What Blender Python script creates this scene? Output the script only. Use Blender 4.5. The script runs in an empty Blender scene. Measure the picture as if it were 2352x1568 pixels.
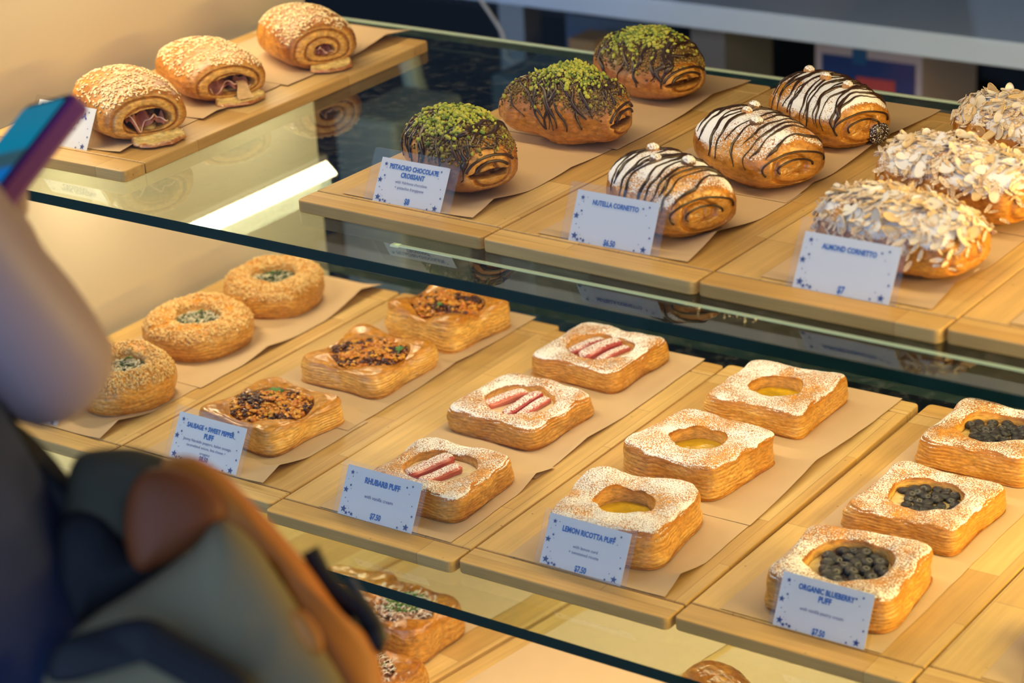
import bpy, bmesh, math, random
import numpy as np
from mathutils import Vector, Matrix

# ------------------------------------------------------------------ camera
SC = bpy.context.scene
COL = SC.collection
F = 5412.1                                     # focal length in pixels of the 2352 px wide frame
CAMP = np.array([1.4455, -1.6364, 0.7498])
RX = np.array([0.8202, 0.5697, -0.0522]); RU = np.array([-0.1813, 0.3455, 0.9207]); RF = np.array([-0.5426, 0.7457, -0.3867])
cam_data = bpy.data.cameras.new('camera'); cam = bpy.data.objects.new('camera', cam_data); COL.objects.link(cam)
cam.matrix_world = Matrix(((RX[0], RU[0], -RF[0], CAMP[0]), (RX[1], RU[1], -RF[1], CAMP[1]), (RX[2], RU[2], -RF[2], CAMP[2]), (0, 0, 0, 1)))
cam_data.sensor_width = 36.0; cam_data.lens = F * 36 / 2352
cam_data.clip_start = 0.05; cam_data.clip_end = 60
cam_data.dof.use_dof = True; cam_data.dof.focus_distance = 2.33; cam_data.dof.aperture_fstop = 5.0
SC.camera = cam
SC.view_settings.view_transform = 'Standard'; SC.view_settings.look = 'None'
SC.view_settings.exposure = -0.08; SC.view_settings.gamma = 1.0; SC.view_settings.use_curve_mapping = False
SC.cycles.max_bounces = 10; SC.cycles.transparent_max_bounces = 24
SC.cycles.sample_clamp_indirect = 4.0

# ------------------------------------------------------------------ daylight and lamps
world = bpy.data.worlds.new('daylight'); SC.world = world; world.use_nodes = True
wn = world.node_tree; bg = wn.nodes['Background']
bg.inputs['Color'].default_value = (0.42, 0.62, 1.0, 1); bg.inputs['Strength'].default_value = 1.9

def lamp(name, loc, size, power, color, aim=(0, 0, -1), along=(1, 0, 0), spread=None):
    l = bpy.data.lights.new(name, 'AREA'); l.shape = 'RECTANGLE'; l.size = size[0]; l.size_y = size[1]
    l.energy = power; l.color = color
    if spread: l.spread = math.radians(spread)
    o = bpy.data.objects.new(name, l); COL.objects.link(o)
    z = -Vector(aim).normalized(); x = (Vector(along) - z * Vector(along).dot(z)).normalized(); y = z.cross(x)
    m = Matrix((x, y, z)).transposed().to_4x4(); m.translation = Vector(loc); o.matrix_world = m
    return o
WARM = (1.0, 0.76, 0.40); WHITE = (1.0, 0.81, 0.49); AMBER = (1.0, 0.66, 0.17)
ZL, ZT = -0.2985, -0.597                       # lower and third shelf (board tops); upper is z = 0
TH = 0.0125                                    # board thickness
# left wall lamp over the upper shelf (its mirror image is the white streak in the shelf glass)
lamp('left_wall_lamp', (-0.452, 0.215, 0.190), (0.76, 0.022), 1.7, WHITE, aim=(0.9, 0, -1), along=(0, 1, 0), spread=150)
# strip along the rear header
# front top strip and right hand amber lamp
lamp('front_header_lamp', (0.55, 0.12, 0.50), (1.9, 0.03), 5.6, WARM, aim=(0, 0.1, -1))
lamp('right_wall_lamp', (1.28, 0.20, 0.20), (0.75, 0.05), 8.0, AMBER, aim=(-1, 0, -0.55), along=(0, 1, 0))
lamp('right_wall_lamp_low', (1.25, 0.16, -0.10), (0.7, 0.05), 5.5, AMBER, aim=(-1, 0, -0.5), along=(0, 1, 0))
# added strips, unseen beneath the upper boards, to light the lower shelf
BARS = [((x, y), 0.14 if x < 0 else 0.19) for x in (-0.355, 0.115, 0.345, 0.575, 0.808) for y in (0.49, 0.17)]
for (bx, by), bl in BARS:
    lamp('hidden_fill_lamp', (bx, by, -0.0345), (bl, 0.012), 0.74 if bx < 0 else 0.52 - 0.30 * bx, WHITE)
for (bx, by), bl in BARS[:8]:
    lamp('hidden_fill_lamp_low', (bx, by - 0.07, ZL - 0.0345), (bl, 0.012), 0.62, WHITE)  # added strips too, hidden beneath the lower boards to light the bottom shelf

# ------------------------------------------------------------------ helpers
def ray(u, v):
    d = RF + (u - 1176) / F * RX - (v - 784) / F * RU
    return d / np.linalg.norm(d)
def at(u, v, z):
    d = ray(u, v); return CAMP + d * ((z - CAMP[2]) / d[2])
def atd(u, v, dist):
    return CAMP + ray(u, v) * dist
def aty(u, v, y):
    d = ray(u, v); return CAMP + d * ((y - CAMP[1]) / d[1])

def tag(o, label=None, cat=None, group=None, kind=None):
    if label: o['label'] = label
    if cat: o['category'] = cat
    if group: o['group'] = group
    if kind: o['kind'] = kind
    return o
def thing(name, label, cat, loc=(0, 0, 0), rz=0.0, group=None):
    o = bpy.data.objects.new(name, None); COL.objects.link(o); o.empty_display_size = 0.02
    o.location = loc; o.rotation_euler = (0, 0, rz)
    return tag(o, label, cat, group)

def mesh(name, V, faces, mat, parent=None, smooth=True, col=None, dust=None, loc=None, matidx=None):
    me = bpy.data.meshes.new(name)
    V = np.asarray(V, dtype=np.float32)
    if isinstance(faces, np.ndarray):
        n, k = faces.shape
        me.vertices.add(len(V)); me.vertices.foreach_set('co', V.ravel())
        me.loops.add(n * k); me.loops.foreach_set('vertex_index', faces.astype(np.int32).ravel())
        me.polygons.add(n); me.polygons.foreach_set('loop_start', np.arange(0, n * k, k, dtype=np.int32))
        me.polygons.foreach_set('loop_total', np.full(n, k, dtype=np.int32))
        me.update(calc_edges=True)
    else:
        me.from_pydata([tuple(map(float, p)) for p in V], [], faces)
    me.validate()
    if smooth:
        me.polygons.foreach_set('use_smooth', np.ones(len(me.polygons), dtype=bool))
    mats = mat if isinstance(mat, (list, tuple)) else [mat]
    for m in mats: me.materials.append(m)
    if matidx is not None: me.polygons.foreach_set('material_index', np.asarray(matidx, dtype=np.int32))
    if col is not None:
        a = me.color_attributes.new('Col', 'FLOAT_COLOR', 'POINT')
        c = np.ones((len(V), 4), dtype=np.float32); c[:, :3] = col; a.data.foreach_set('color', c.ravel())
    if dust is not None:
        a = me.attributes.new('dust', 'FLOAT', 'POINT'); a.data.foreach_set('value', np.asarray(dust, dtype=np.float32))
    me.update()
    o = bpy.data.objects.new(name, me); COL.objects.link(o)
    if parent is not None: o.parent = parent
    if loc is not None: o.location = loc
    return o

def box_bm(bm, x0, x1, y0, y1, z0, z1, bev=0.0):
    vs = [bm.verts.new((x, y, z)) for x in (x0, x1) for y in (y0, y1) for z in (z0, z1)]
    idx = [(0, 1, 3, 2), (4, 6, 7, 5), (0, 4, 5, 1), (2, 3, 7, 6), (0, 2, 6, 4), (1, 5, 7, 3)]
    fs = [bm.faces.new([vs[i] for i in f]) for f in idx]
    if bev > 0:
        es = list({e for f in fs for e in f.edges})
        bmesh.ops.bevel(bm, geom=es, offset=bev, segments=3, profile=0.5, affect='EDGES')
def bm_obj(name, bm, mat, parent=None, smooth=False, loc=None):
    bmesh.ops.recalc_face_normals(bm, faces=bm.faces)
    me = bpy.data.meshes.new(name); bm.to_mesh(me); bm.free()
    if smooth: me.polygons.foreach_set('use_smooth', np.ones(len(me.polygons), dtype=bool))
    for m in (mat if isinstance(mat, (list, tuple)) else [mat]): me.materials.append(m)
    o = bpy.data.objects.new(name, me); COL.objects.link(o)
    if parent is not None: o.parent = parent
    if loc is not None: o.location = loc
    return o
def box(name, x0, x1, y0, y1, z0, z1, mat, parent=None, bev=0.0):
    bm = bmesh.new(); box_bm(bm, x0, x1, y0, y1, z0, z1, bev)
    return bm_obj(name, bm, mat, parent)

# numpy value noise
_rng = np.random.RandomState(7)
PERM = _rng.permutation(4096).astype(np.int64); VAL = _rng.rand(4096) * 2 - 1
def vnoise(P):
    P = np.asarray(P, dtype=float); i = np.floor(P).astype(np.int64); f = P - i; f = f * f * (3 - 2 * f)
    def h(a, b, c):
        return VAL[PERM[(PERM[(PERM[(i[..., 0] + a) & 4095] + i[..., 1] + b) & 4095] + i[..., 2] + c) & 4095]]
    x, y, z = f[..., 0], f[..., 1], f[..., 2]
    l = lambda a, b, t: a + (b - a) * t
    return l(l(l(h(0, 0, 0), h(1, 0, 0), x), l(h(0, 1, 0), h(1, 1, 0), x), y), l(l(h(0, 0, 1), h(1, 0, 1), x), l(h(0, 1, 1), h(1, 1, 1), x), y), z)
def fbm(P, oct=4, g=0.5):
    P = np.asarray(P, dtype=float); s = 0; a = 1; n = 0
    for k in range(oct):
        s = s + a * vnoise(P * (2 ** k) + 17.3 * k); n += a; a *= g
    return s / n
def sstep(a, b, x):
    t = np.clip((x - a) / (b - a), 0, 1); return t * t * (3 - 2 * t)
def mix(a, b, t):
    a = np.asarray(a, dtype=float); b = np.asarray(b, dtype=float); t = np.asarray(t)[..., None]
    return a * (1 - t) + b * t
def grid_faces(nu, nv, wrap=True):
    i = np.arange(nv - 1)[:, None]; j = np.arange(nu if wrap else nu - 1)[None, :]; j2 = (j + 1) % nu
    return np.stack([i * nu + j, i * nu + j2, (i + 1) * nu + j2, (i + 1) * nu + j], -1).reshape(-1, 4)
def catmull(t, pts):
    """pts (n, ...) sampled uniformly in t in [0, n-1]"""
    n = len(pts); k = np.clip(np.floor(t).astype(int), 0, n - 2); f = (t - k)
    g = lambda i: pts[np.clip(i, 0, n - 1)]
    f = f.reshape((-1,) + (1,) * (pts.ndim - 1))
    p0, p1, p2, p3 = g(k - 1), g(k), g(k + 1), g(k + 2)
    return 0.5 * ((2 * p1) + (p2 - p0) * f + (2 * p0 - 5 * p1 + 4 * p2 - p3) * f ** 2 + (3 * p1 - p0 - 3 * p2 + p3) * f ** 3)
def grid_normals(P):
    """P (nv, nu, 3), wrapped in u"""
    du = np.roll(P, -1, 1) - np.roll(P, 1, 1); dv = np.gradient(P, axis=0)
    n = np.cross(du, dv); n /= np.linalg.norm(n, axis=-1, keepdims=True) + 1e-12
    return n
def tube(path, r, seg=8, closed_ends=True):
    path = np.asarray(path, float); n = len(path)
    t = np.gradient(path, axis=0); t /= np.linalg.norm(t, axis=1, keepdims=True) + 1e-12
    up = np.array([0.13, 0.21, 0.97]); a = np.cross(t, up); a /= np.linalg.norm(a, axis=1, keepdims=True) + 1e-12; b = np.cross(a, t)
    r = np.broadcast_to(np.asarray(r, float), (n,)); th = np.linspace(0, 2 * math.pi, seg, endpoint=False)
    V = path[:, None] + r[:, None, None] * (np.cos(th)[None, :, None] * a[:, None] + np.sin(th)[None, :, None] * b[:, None])
    V = V.reshape(-1, 3); Fq = grid_faces(seg, n)
    if closed_ends:
        V = np.vstack([V, path[:1], path[-1:]]); c0, c1 = len(V) - 2, len(V) - 1
        j = np.arange(seg); j2 = (j + 1) % seg
        e0 = np.stack([np.full(seg, c0), j2, j, j], -1); e1 = np.stack([np.full(seg, c1), (n - 1) * seg + j, (n - 1) * seg + j2, (n - 1) * seg + j2], -1)
        return V, Fq, e0[:, :3], e1[:, :3]
    return V, Fq
def tubes(name, paths, r, mat, parent, seg=7, col=None, dust=None):
    VV = []; FF = []; off = 0; cc = []
    for k, p in enumerate(paths):
        rr = r[k] if isinstance(r, (list, tuple)) else r
        V, q, e0, e1 = tube(p, rr, seg)
        VV.append(V); FF += (q + off).tolist() + (e0 + off).tolist() + (e1 + off).tolist(); off += len(V)
        if col is not None: cc.append(np.broadcast_to(np.asarray(col[k] if len(np.shape(col)) > 1 else col, float), V.shape))
    VV = np.vstack(VV)
    return mesh(name, VV, FF, mat, parent, col=np.vstack(cc) if col is not None else None, dust=np.full(len(VV), dust) if dust is not None else None)

# templates for scattered bits
def ico(sub=1):
    bm = bmesh.new(); bmesh.ops.create_icosphere(bm, subdivisions=sub, radius=1.0)
    V = np.array([v.co[:] for v in bm.verts]); Fc = np.array([[v.index for v in f.verts] for f in bm.faces]); bm.free(); return V, Fc
ICO1 = ico(1); ICO2 = ico(2); ICO3 = ico(3)
def frames(N, rng, spin=None):
    N = N / (np.linalg.norm(N, axis=1, keepdims=True) + 1e-12)
    a = np.cross(N, np.array([0.31, 0.77, 0.55])); a /= np.linalg.norm(a, axis=1, keepdims=True) + 1e-12; b = np.cross(N, a)
    th = rng.rand(len(N)) * 2 * math.pi if spin is None else spin
    x = np.cos(th)[:, None] * a + np.sin(th)[:, None] * b; y = np.cross(N, x)
    return x, y, N
def scatter(name, tmpl, P, N, S, mat, parent, rng, cols=None, jit=0.0, tilt=0.3, dust=None, kind=None, spin=None):
    V, Fc = tmpl; n = len(P)
    x, y, z = frames(N + tilt * rng.randn(n, 3) * 0.6, rng, spin)
    T = np.broadcast_to(V[None], (n,) + V.shape).copy()
    if jit: T *= 1 + jit * rng.randn(n, len(V), 1)
    T *= S[:, None, :]
    W = P[:, None] + T[..., :1] * x[:, None] + T[..., 1:2] * y[:, None] + T[..., 2:] * z[:, None]
    Fa = (Fc[None] + (np.arange(n) * len(V))[:, None, None]).reshape(-1, Fc.shape[1])
    c = None if cols is None else np.repeat(cols, len(V), axis=0)
    d = None if dust is None else np.repeat(np.broadcast_to(dust, (n,)), len(V))
    o = mesh(name, W.reshape(-1, 3), Fa, mat, parent, col=c, dust=d, smooth=jit == 0)
    return tag(o, kind=kind) if kind else o

# ------------------------------------------------------------------ materials
def new_mat(name):
    m = bpy.data.materials.new(name); m.use_nodes = True; nt = m.node_tree
    b = nt.nodes['Principled BSDF']; return m, nt, b
def simple(name, col, rough=0.5, spec=0.5, metal=0.0, noise=0.0, scale=20.0, bump=0.0, coat=0.0, bscale=None):
    m, nt, b = new_mat(name); N = nt.nodes; L = nt.links
    b.inputs['Base Color'].default_value = (*col, 1); b.inputs['Roughness'].default_value = rough
    b.inputs['Specular IOR Level'].default_value = spec; b.inputs['Metallic'].default_value = metal; b.inputs['Coat Weight'].default_value = coat
    if noise or bump:
        tc = N.new('ShaderNodeTexCoord'); n = N.new('ShaderNodeTexNoise'); n.inputs['Scale'].default_value = scale; n.inputs['Detail'].default_value = 5
        L.new(tc.outputs['Object'], n.inputs['Vector'])
        if noise:
            mx = N.new('ShaderNodeMix'); mx.data_type = 'RGBA'
            mx.inputs[6].default_value = (*[c * (1 - noise) for c in col], 1); mx.inputs[7].default_value = (*[min(1, c * (1 + noise)) for c in col], 1)
            L.new(n.outputs['Fac'], mx.inputs[0]); L.new(mx.outputs[2], b.inputs['Base Color'])
        if bump:
            n2 = n
            if bscale:
                n2 = N.new('ShaderNodeTexNoise'); n2.inputs['Scale'].default_value = bscale; n2.inputs['Detail'].default_value = 3; L.new(tc.outputs['Object'], n2.inputs['Vector'])
            bp = N.new('ShaderNodeBump'); bp.inputs['Strength'].default_value = bump; bp.inputs['Distance'].default_value = 0.001
            L.new(n2.outputs['Fac'], bp.inputs['Height']); L.new(bp.outputs[0], b.inputs['Normal'])
    return m
def pastry_mat(name, rough=0.5, spec=0.4, bump=0.5, nscale=260.0, sss=0.0, var=0.38, coat=0.0):
    """colour from the 'Col' attribute, broken up by noise; icing sugar from the 'dust' attribute"""
    m, nt, b = new_mat(name); N = nt.nodes; L = nt.links
    at_ = N.new('ShaderNodeAttribute'); at_.attribute_name = 'Col'
    du = N.new('ShaderNodeAttribute'); du.attribute_name = 'dust'
    tc = N.new('ShaderNodeTexCoord')
    n1 = N.new('ShaderNodeTexNoise'); n1.inputs['Scale'].default_value = nscale; n1.inputs['Detail'].default_value = 4; n1.inputs['Roughness'].default_value = 0.65
    st = N.new('ShaderNodeVectorMath'); st.operation = 'MULTIPLY'; st.inputs[1].default_value = (0.7, 0.7, 1.6); L.new(tc.outputs['Object'], st.inputs[0]); L.new(st.outputs[0], n1.inputs['Vector'])
    n2 = N.new('ShaderNodeTexNoise'); n2.inputs['Scale'].default_value = 800; n2.inputs['Detail'].default_value = 3; n2.inputs['Roughness'].default_value = 0.6; L.new(tc.outputs['Object'], n2.inputs['Vector'])
    mp = N.new('ShaderNodeMapRange'); mp.inputs[1].default_value = 0.3; mp.inputs[2].default_value = 0.7; mp.inputs[3].default_value = 1 - var; mp.inputs[4].default_value = 1 + var
    L.new(n1.outputs['Fac'], mp.inputs[0])
    mul = N.new('ShaderNodeVectorMath'); mul.operation = 'SCALE'; L.new(at_.outputs['Color'], mul.inputs[0]); L.new(mp.outputs[0], mul.inputs['Scale'])
    # sugar: noise + dust - 1 -> sharp edge
    ad = N.new('ShaderNodeMath'); ad.operation = 'ADD'; L.new(n2.outputs['Fac'], ad.inputs[0]); L.new(du.outputs['Fac'], ad.inputs[1])
    ss = N.new('ShaderNodeMapRange'); ss.inputs[1].default_value = 0.97; ss.inputs[2].default_value = 1.05; L.new(ad.outputs[0], ss.inputs[0])
    mx = N.new('ShaderNodeMix'); mx.data_type = 'RGBA'; L.new(ss.outputs[0], mx.inputs[0]); L.new(mul.outputs[0], mx.inputs[6]); mx.inputs[7].default_value = (0.93, 0.93, 0.94, 1)
    L.new(mx.outputs[2], b.inputs['Base Color'])
    rm = N.new('ShaderNodeMapRange'); rm.inputs[3].default_value = rough; rm.inputs[4].default_value = 0.9; L.new(ss.outputs[0], rm.inputs[0]); L.new(rm.outputs[0], b.inputs['Roughness'])
    b.inputs['Specular IOR Level'].default_value = spec; b.inputs['Coat Weight'].default_value = coat
    hs = N.new('ShaderNodeMath'); hs.operation = 'MULTIPLY_ADD'; L.new(ss.outputs[0], hs.inputs[0]); hs.inputs[1].default_value = 0.5; L.new(n1.outputs['Fac'], hs.inputs[2])
    bp = N.new('ShaderNodeBump'); bp.inputs['Strength'].default_value = bump; bp.inputs['Distance'].default_value = 0.0012
    L.new(hs.outputs[0], bp.inputs['Height']); L.new(bp.outputs[0], b.inputs['Normal'])
    if sss:
        b.inputs['Subsurface Weight'].default_value = sss; b.inputs['Subsurface Radius'].default_value = (0.006, 0.003, 0.001); b.inputs['Subsurface Scale'].default_value = 1.0
    return m
def wood_mat(name, along='y', seed=0.0, tint=(1, 1, 1)):
    m, nt, b = new_mat(name); N = nt.nodes; L = nt.links
    tc = N.new('ShaderNodeTexCoord'); sp = N.new('ShaderNodeSeparateXYZ'); L.new(tc.outputs['Object'], sp.inputs[0])
    cb = N.new('ShaderNodeCombineXYZ'); cz = N.new('ShaderNodeCombineXYZ')
    l_, w_ = ('Y', 'X') if along == 'y' else ('X', 'Y')
    off = N.new('ShaderNodeMath'); off.operation = 'ADD'; off.inputs[1].default_value = 3.17 + seed; L.new(sp.outputs[l_], off.inputs[0])
    of2 = N.new('ShaderNodeMath'); of2.operation = 'ADD'; of2.inputs[1].default_value = 5.0 + seed * 0.37; L.new(sp.outputs[w_], of2.inputs[0])
    L.new(off.outputs[0], cb.inputs[0]); L.new(of2.outputs[0], cb.inputs[1])
    br = N.new('ShaderNodeTexBrick'); br.inputs['Scale'].default_value = 1.0; br.inputs['Brick Width'].default_value = 0.26; br.inputs['Row Height'].default_value = 0.044
    br.inputs['Mortar Size'].default_value = 0.00035; br.inputs['Mortar Smooth'].default_value = 0.2; br.offset = 0.37; br.offset_frequency = 2
    T = lambda c: tuple(c[i] * tint[i] for i in range(3)) + (1,)
    br.inputs['Color1'].default_value = T((0.72, 0.475, 0.185)); br.inputs['Color2'].default_value = T((0.56, 0.325, 0.100)); br.inputs['Mortar'].default_value = T((0.36, 0.21, 0.09))
    L.new(cb.outputs[0], br.inputs['Vector'])
    sc = N.new('ShaderNodeVectorMath'); sc.operation = 'MULTIPLY'; sc.inputs[1].default_value = (7, 190, 190) if along == 'x' else (190, 7, 190)
    ad = N.new('ShaderNodeVectorMath'); ad.operation = 'ADD'; ad.inputs[1].default_value = (seed * 1.3, seed * 2.1, seed); L.new(tc.outputs['Object'], ad.inputs[0]); L.new(ad.outputs[0], sc.inputs[0])
    n = N.new('ShaderNodeTexNoise'); n.inputs['Scale'].default_value = 1.0; n.inputs['Detail'].default_value = 6; n.inputs['Roughness'].default_value = 0.6; L.new(sc.outputs[0], n.inputs['Vector'])
    n3 = N.new('ShaderNodeTexNoise'); n3.inputs['Scale'].default_value = 9.0; n3.inputs['Detail'].default_value = 3; L.new(ad.outputs[0], n3.inputs['Vector'])
    mr = N.new('ShaderNodeMapRange'); mr.inputs[1].default_value = 0.3; mr.inputs[2].default_value = 0.7; mr.inputs[3].default_value = 0.84; mr.inputs[4].default_value = 1.1; L.new(n.outputs['Fac'], mr.inputs[0])
    mr3 = N.new('ShaderNodeMapRange'); mr3.inputs[1].default_value = 0.3; mr3.inputs[2].default_value = 0.7; mr3.inputs[3].default_value = 0.88; mr3.inputs[4].default_value = 1.08; L.new(n3.outputs['Fac'], mr3.inputs[0])
    mm = N.new('ShaderNodeMath'); mm.operation = 'MULTIPLY'; L.new(mr.outputs[0], mm.inputs[0]); L.new(mr3.outputs[0], mm.inputs[1])
    vs = N.new('ShaderNodeVectorMath'); vs.operation = 'SCALE'; L.new(br.outputs['Color'], vs.inputs[0]); L.new(mm.outputs[0], vs.inputs['Scale'])
    # small dark pores / knots
    vo = N.new('ShaderNodeTexVoronoi'); vo.inputs['Scale'].default_value = 42; L.new(ad.outputs[0], vo.inputs['Vector'])
    vm = N.new('ShaderNodeMapRange'); vm.inputs[1].default_value = 0.035; vm.inputs[2].default_value = 0.055; vm.inputs[3].default_value = 0.55; vm.inputs[4].default_value = 1.0; L.new(vo.outputs['Distance'], vm.inputs[0])
    v2 = N.new('ShaderNodeVectorMath'); v2.operation = 'SCALE'; L.new(vs.outputs[0], v2.inputs[0]); L.new(vm.outputs[0], v2.inputs['Scale'])
    L.new(v2.outputs[0], b.inputs['Base Color']); b.inputs['Roughness'].default_value = 0.42; b.inputs['Specular IOR Level'].default_value = 0.35
    bp = N.new('ShaderNodeBump'); bp.inputs['Strength'].default_value = 0.15; bp.inputs['Distance'].default_value = 0.0006; L.new(n.outputs['Fac'], bp.inputs['Height']); L.new(bp.outputs[0], b.inputs['Normal'])
    return m
def glass_mat(name, tint=(0.93, 0.97, 0.93), f0=0.045, rough=0.02, smudge=0.0, gain=1.0):
    """thin-wall glass: tinted see-through plus a Schlick mirror term"""
    m = bpy.data.materials.new(name); m.use_nodes = True; nt = m.node_tree; N = nt.nodes; L = nt.links
    N.clear(); out = N.new('ShaderNodeOutputMaterial'); tr = N.new('ShaderNodeBsdfTransparent'); gl = N.new('ShaderNodeBsdfGlossy'); mx = N.new('ShaderNodeMixShader')
    tr.inputs['Color'].default_value = (*tint, 1); gl.inputs['Roughness'].default_value = rough; gl.inputs['Color'].default_value = (0.96, 1.0, 0.96, 1)
    lw = N.new('ShaderNodeLayerWeight'); lw.inputs['Blend'].default_value = 0.5
    pw = N.new('ShaderNodeMath'); pw.operation = 'POWER'; pw.inputs[1].default_value = 5.0; L.new(lw.outputs['Facing'], pw.inputs[0])
    ma = N.new('ShaderNodeMath'); ma.operation = 'MULTIPLY_ADD'; ma.inputs[1].default_value = (1 - f0) * gain; ma.inputs[2].default_value = f0 * gain; L.new(pw.outputs[0], ma.inputs[0])
    L.new(ma.outputs[0], mx.inputs[0]); L.new(tr.outputs[0], mx.inputs[1]); L.new(gl.outputs[0], mx.inputs[2]); 
    if smudge:
        tc = N.new('ShaderNodeTexCoord'); n = N.new('ShaderNodeTexNoise'); n.inputs['Scale'].default_value = 60; n.inputs['Detail'].default_value = 8; n.inputs['Roughness'].default_value = 0.75
        L.new(tc.outputs['Object'], n.inputs['Vector'])
        mr = N.new('ShaderNodeMapRange'); mr.inputs[1].default_value = 0.5; mr.inputs[2].default_value = 0.8; mr.inputs[3].default_value = 0.0; mr.inputs[4].default_value = smudge; L.new(n.outputs['Fac'], mr.inputs[0])
        df = N.new('ShaderNodeBsdfDiffuse'); df.inputs['Color'].default_value = (0.8, 0.85, 0.78, 1); m2 = N.new('ShaderNodeMixShader')
        L.new(mr.outputs[0], m2.inputs[0]); L.new(mx.outputs[0], m2.inputs[1]); L.new(df.outputs[0], m2.inputs[2]); L.new(m2.outputs[0], out.inputs[0])
    else:
        L.new(mx.outputs[0], out.inputs[0])
    return m

M = {}
M['pastry'] = pastry_mat('baked_crust', rough=0.38, spec=0.6, bump=0.55)
M['glazed'] = pastry_mat('glazed_crust', rough=0.25, spec=0.85, bump=0.45, nscale=200)
M['crumb'] = pastry_mat('toppings', rough=0.6, spec=0.3, bump=0.25, nscale=400, var=0.18)
M['wet'] = pastry_mat('moist_filling', rough=0.18, spec=0.6, bump=0.35, nscale=220, var=0.15)
M['choc'] = simple('chocolate', (0.035, 0.014, 0.008), rough=0.28, spec=0.55)
M['end_wood'] = [wood_mat('maple_end_%s' % k, 'x', s) for k, s in (('one', 0.3), ('two', 1.9), ('three', 4.4))]
M['wood'] = [wood_mat('maple_board_%s' % k, 'y', s) for k, s in (('one', 0.0), ('two', 2.13), ('three', 5.71), ('four', 7.37))]
M['paper'] = simple('parchment', (0.60, 0.42, 0.25), rough=0.75, spec=0.25, noise=0.05, scale=40, bump=0.08, bscale=500)
M['glass'] = glass_mat('shelf_glass', (0.86, 0.955, 0.93), smudge=0.08, gain=1.35)
M['glass_low'] = glass_mat('shelf_glass_underside', (0.885, 0.97, 0.935), gain=0.18)
M['glass_edge'] = simple('glass_edge', (0.0015, 0.028, 0.02), rough=0.12, spec=0.6)
M['glass_pale'] = simple('painted_edge_glint', (0.55, 0.66, 0.55), rough=0.25, spec=0.6)  # pale colour paints the lamp reflection along the rear glass edge
M['pane'] = glass_mat('front_pane_glass', (0.985, 0.99, 0.985), f0=0.02, rough=0.03, gain=0.8)
M['cream'] = simple('cream_laminate', (0.60, 0.53, 0.43), rough=0.55, spec=0.3, noise=0.03, scale=6)
M['steel'] = simple('brushed_steel', (0.6, 0.6, 0.58), rough=0.3, metal=0.9)
M['alu'] = simple('lamp_housing', (0.72, 0.74, 0.66), rough=0.45, spec=0.5)
M['dark'] = simple('dark_cabinet', (0.012, 0.013, 0.018), rough=0.5, noise=0.4, scale=3)
M['counter'] = simple('white_counter', (0.52, 0.68, 0.92), rough=0.35, spec=0.5, noise=0.08, scale=8)
M['card'] = simple('card_paper', (0.84, 0.85, 0.88), rough=0.5, spec=0.4)
M['sleeve'] = glass_mat('plastic_sleeve', (0.95, 0.95, 0.95), f0=0.04, rough=0.06, gain=0.7)
M['ink'] = simple('blue_ink', (0.012, 0.13, 0.52), rough=0.5); M['ink2'] = simple('navy_ink', (0.04, 0.06, 0.26), rough=0.5); M['ink3'] = simple('grey_blue_ink', (0.10, 0.12, 0.34), rough=0.5)

# ------------------------------------------------------------------ room behind and around
def structure(o): o['kind'] = 'structure'; return o
structure(box('floor', -4.5, 4.0, -4.0, 4.2, -0.95, -0.88, simple('floor_tiles', (0.035, 0.04, 0.05), rough=0.45, noise=0.3, scale=5)))
structure(box('wall_back', -4.5, 4.0, 3.4, 3.5, -0.88, 2.3, simple('back_wall_paint', (0.03, 0.033, 0.045), rough=0.7, noise=0.2, scale=2)))
structure(box('wall_left', -4.6, -4.5, -4.0, 3.4, -0.88, 2.3, simple('left_wall_paint', (0.10, 0.09, 0.085), rough=0.8)))
structure(box('wall_right', 4.0, 4.1, -4.0, 3.4, -0.88, 2.3, simple('right_wall_paint', (0.12, 0.11, 0.10), rough=0.8)))
structure(box('ceiling', -4.6, 4.1, -2.4, 3.5, 2.3, 2.4, simple('ceiling_paint', (0.22, 0.22, 0.22), rough=0.8)))

# ------------------------------------------------------------------ display case
case = thing('display_case', 'glass bakery display case with cream side panel holding the pastry shelves', 'display case', (0, 0, -0.88))
def cbox(name, x0, x1, y0, y1, z0, z1, mat, bev=0.0, label=None):
    o = box(name, x0, x1, y0, y1, z0 + 0.88, z1 + 0.88, mat, case, bev)
    if label: o['label'] = label
    return o
cbox('side_panel', -0.500, -0.4775, -0.20, 0.60, -0.88, 0.50, M['cream'], label='cream inner side panel')
cbox('side_panel', 1.33, 1.35, -0.20, 0.60, -0.88, 0.50, M['cream'])
cbox('rear_header', -0.4775, 1.33, 0.585, 0.63, 0.292, 0.46, simple('header_laminate', (0.75, 0.74, 0.68), rough=0.5))
cbox('front_header', -0.4775, 1.33, -0.205, -0.165, 0.46, 0.52, M['dark'])
cbox('lamp_housing', -0.4775, 1.33, 0.095, 0.145, 0.502, 0.52, M['dark'])
cbox('base', -0.4775, 1.33, -0.20, 0.60, -0.88, -0.63, simple('base_laminate', (0.45, 0.36, 0.25), rough=0.6))
# LED housings
cbox('lamp_housing', -0.4772, -0.462, -0.165, 0.60, 0.175, 0.215, M['alu'])
cbox('lamp_housing', 1.31, 1.33, -0.17, 0.57, 0.17, 0.23, M['alu'])
cbox('lamp_housing', 1.285, 1.33, -0.19, 0.51, -0.128, -0.07, M['alu'])
for (bx, by), bl in BARS:
    cbox('lamp_housing', bx - bl / 2, bx + bl / 2, by - 0.007, by + 0.007, -0.0335, -0.0239, M['alu'])  # cases of the added hidden strips under the upper boards
for (bx, by), bl in BARS[:8]:
    cbox('lamp_housing', bx - bl / 2, bx + bl / 2, by - 0.077, by - 0.063, ZL - 0.0335, ZL - 0.0239, M['alu'])  # same for the added strips under the lower boards
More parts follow.
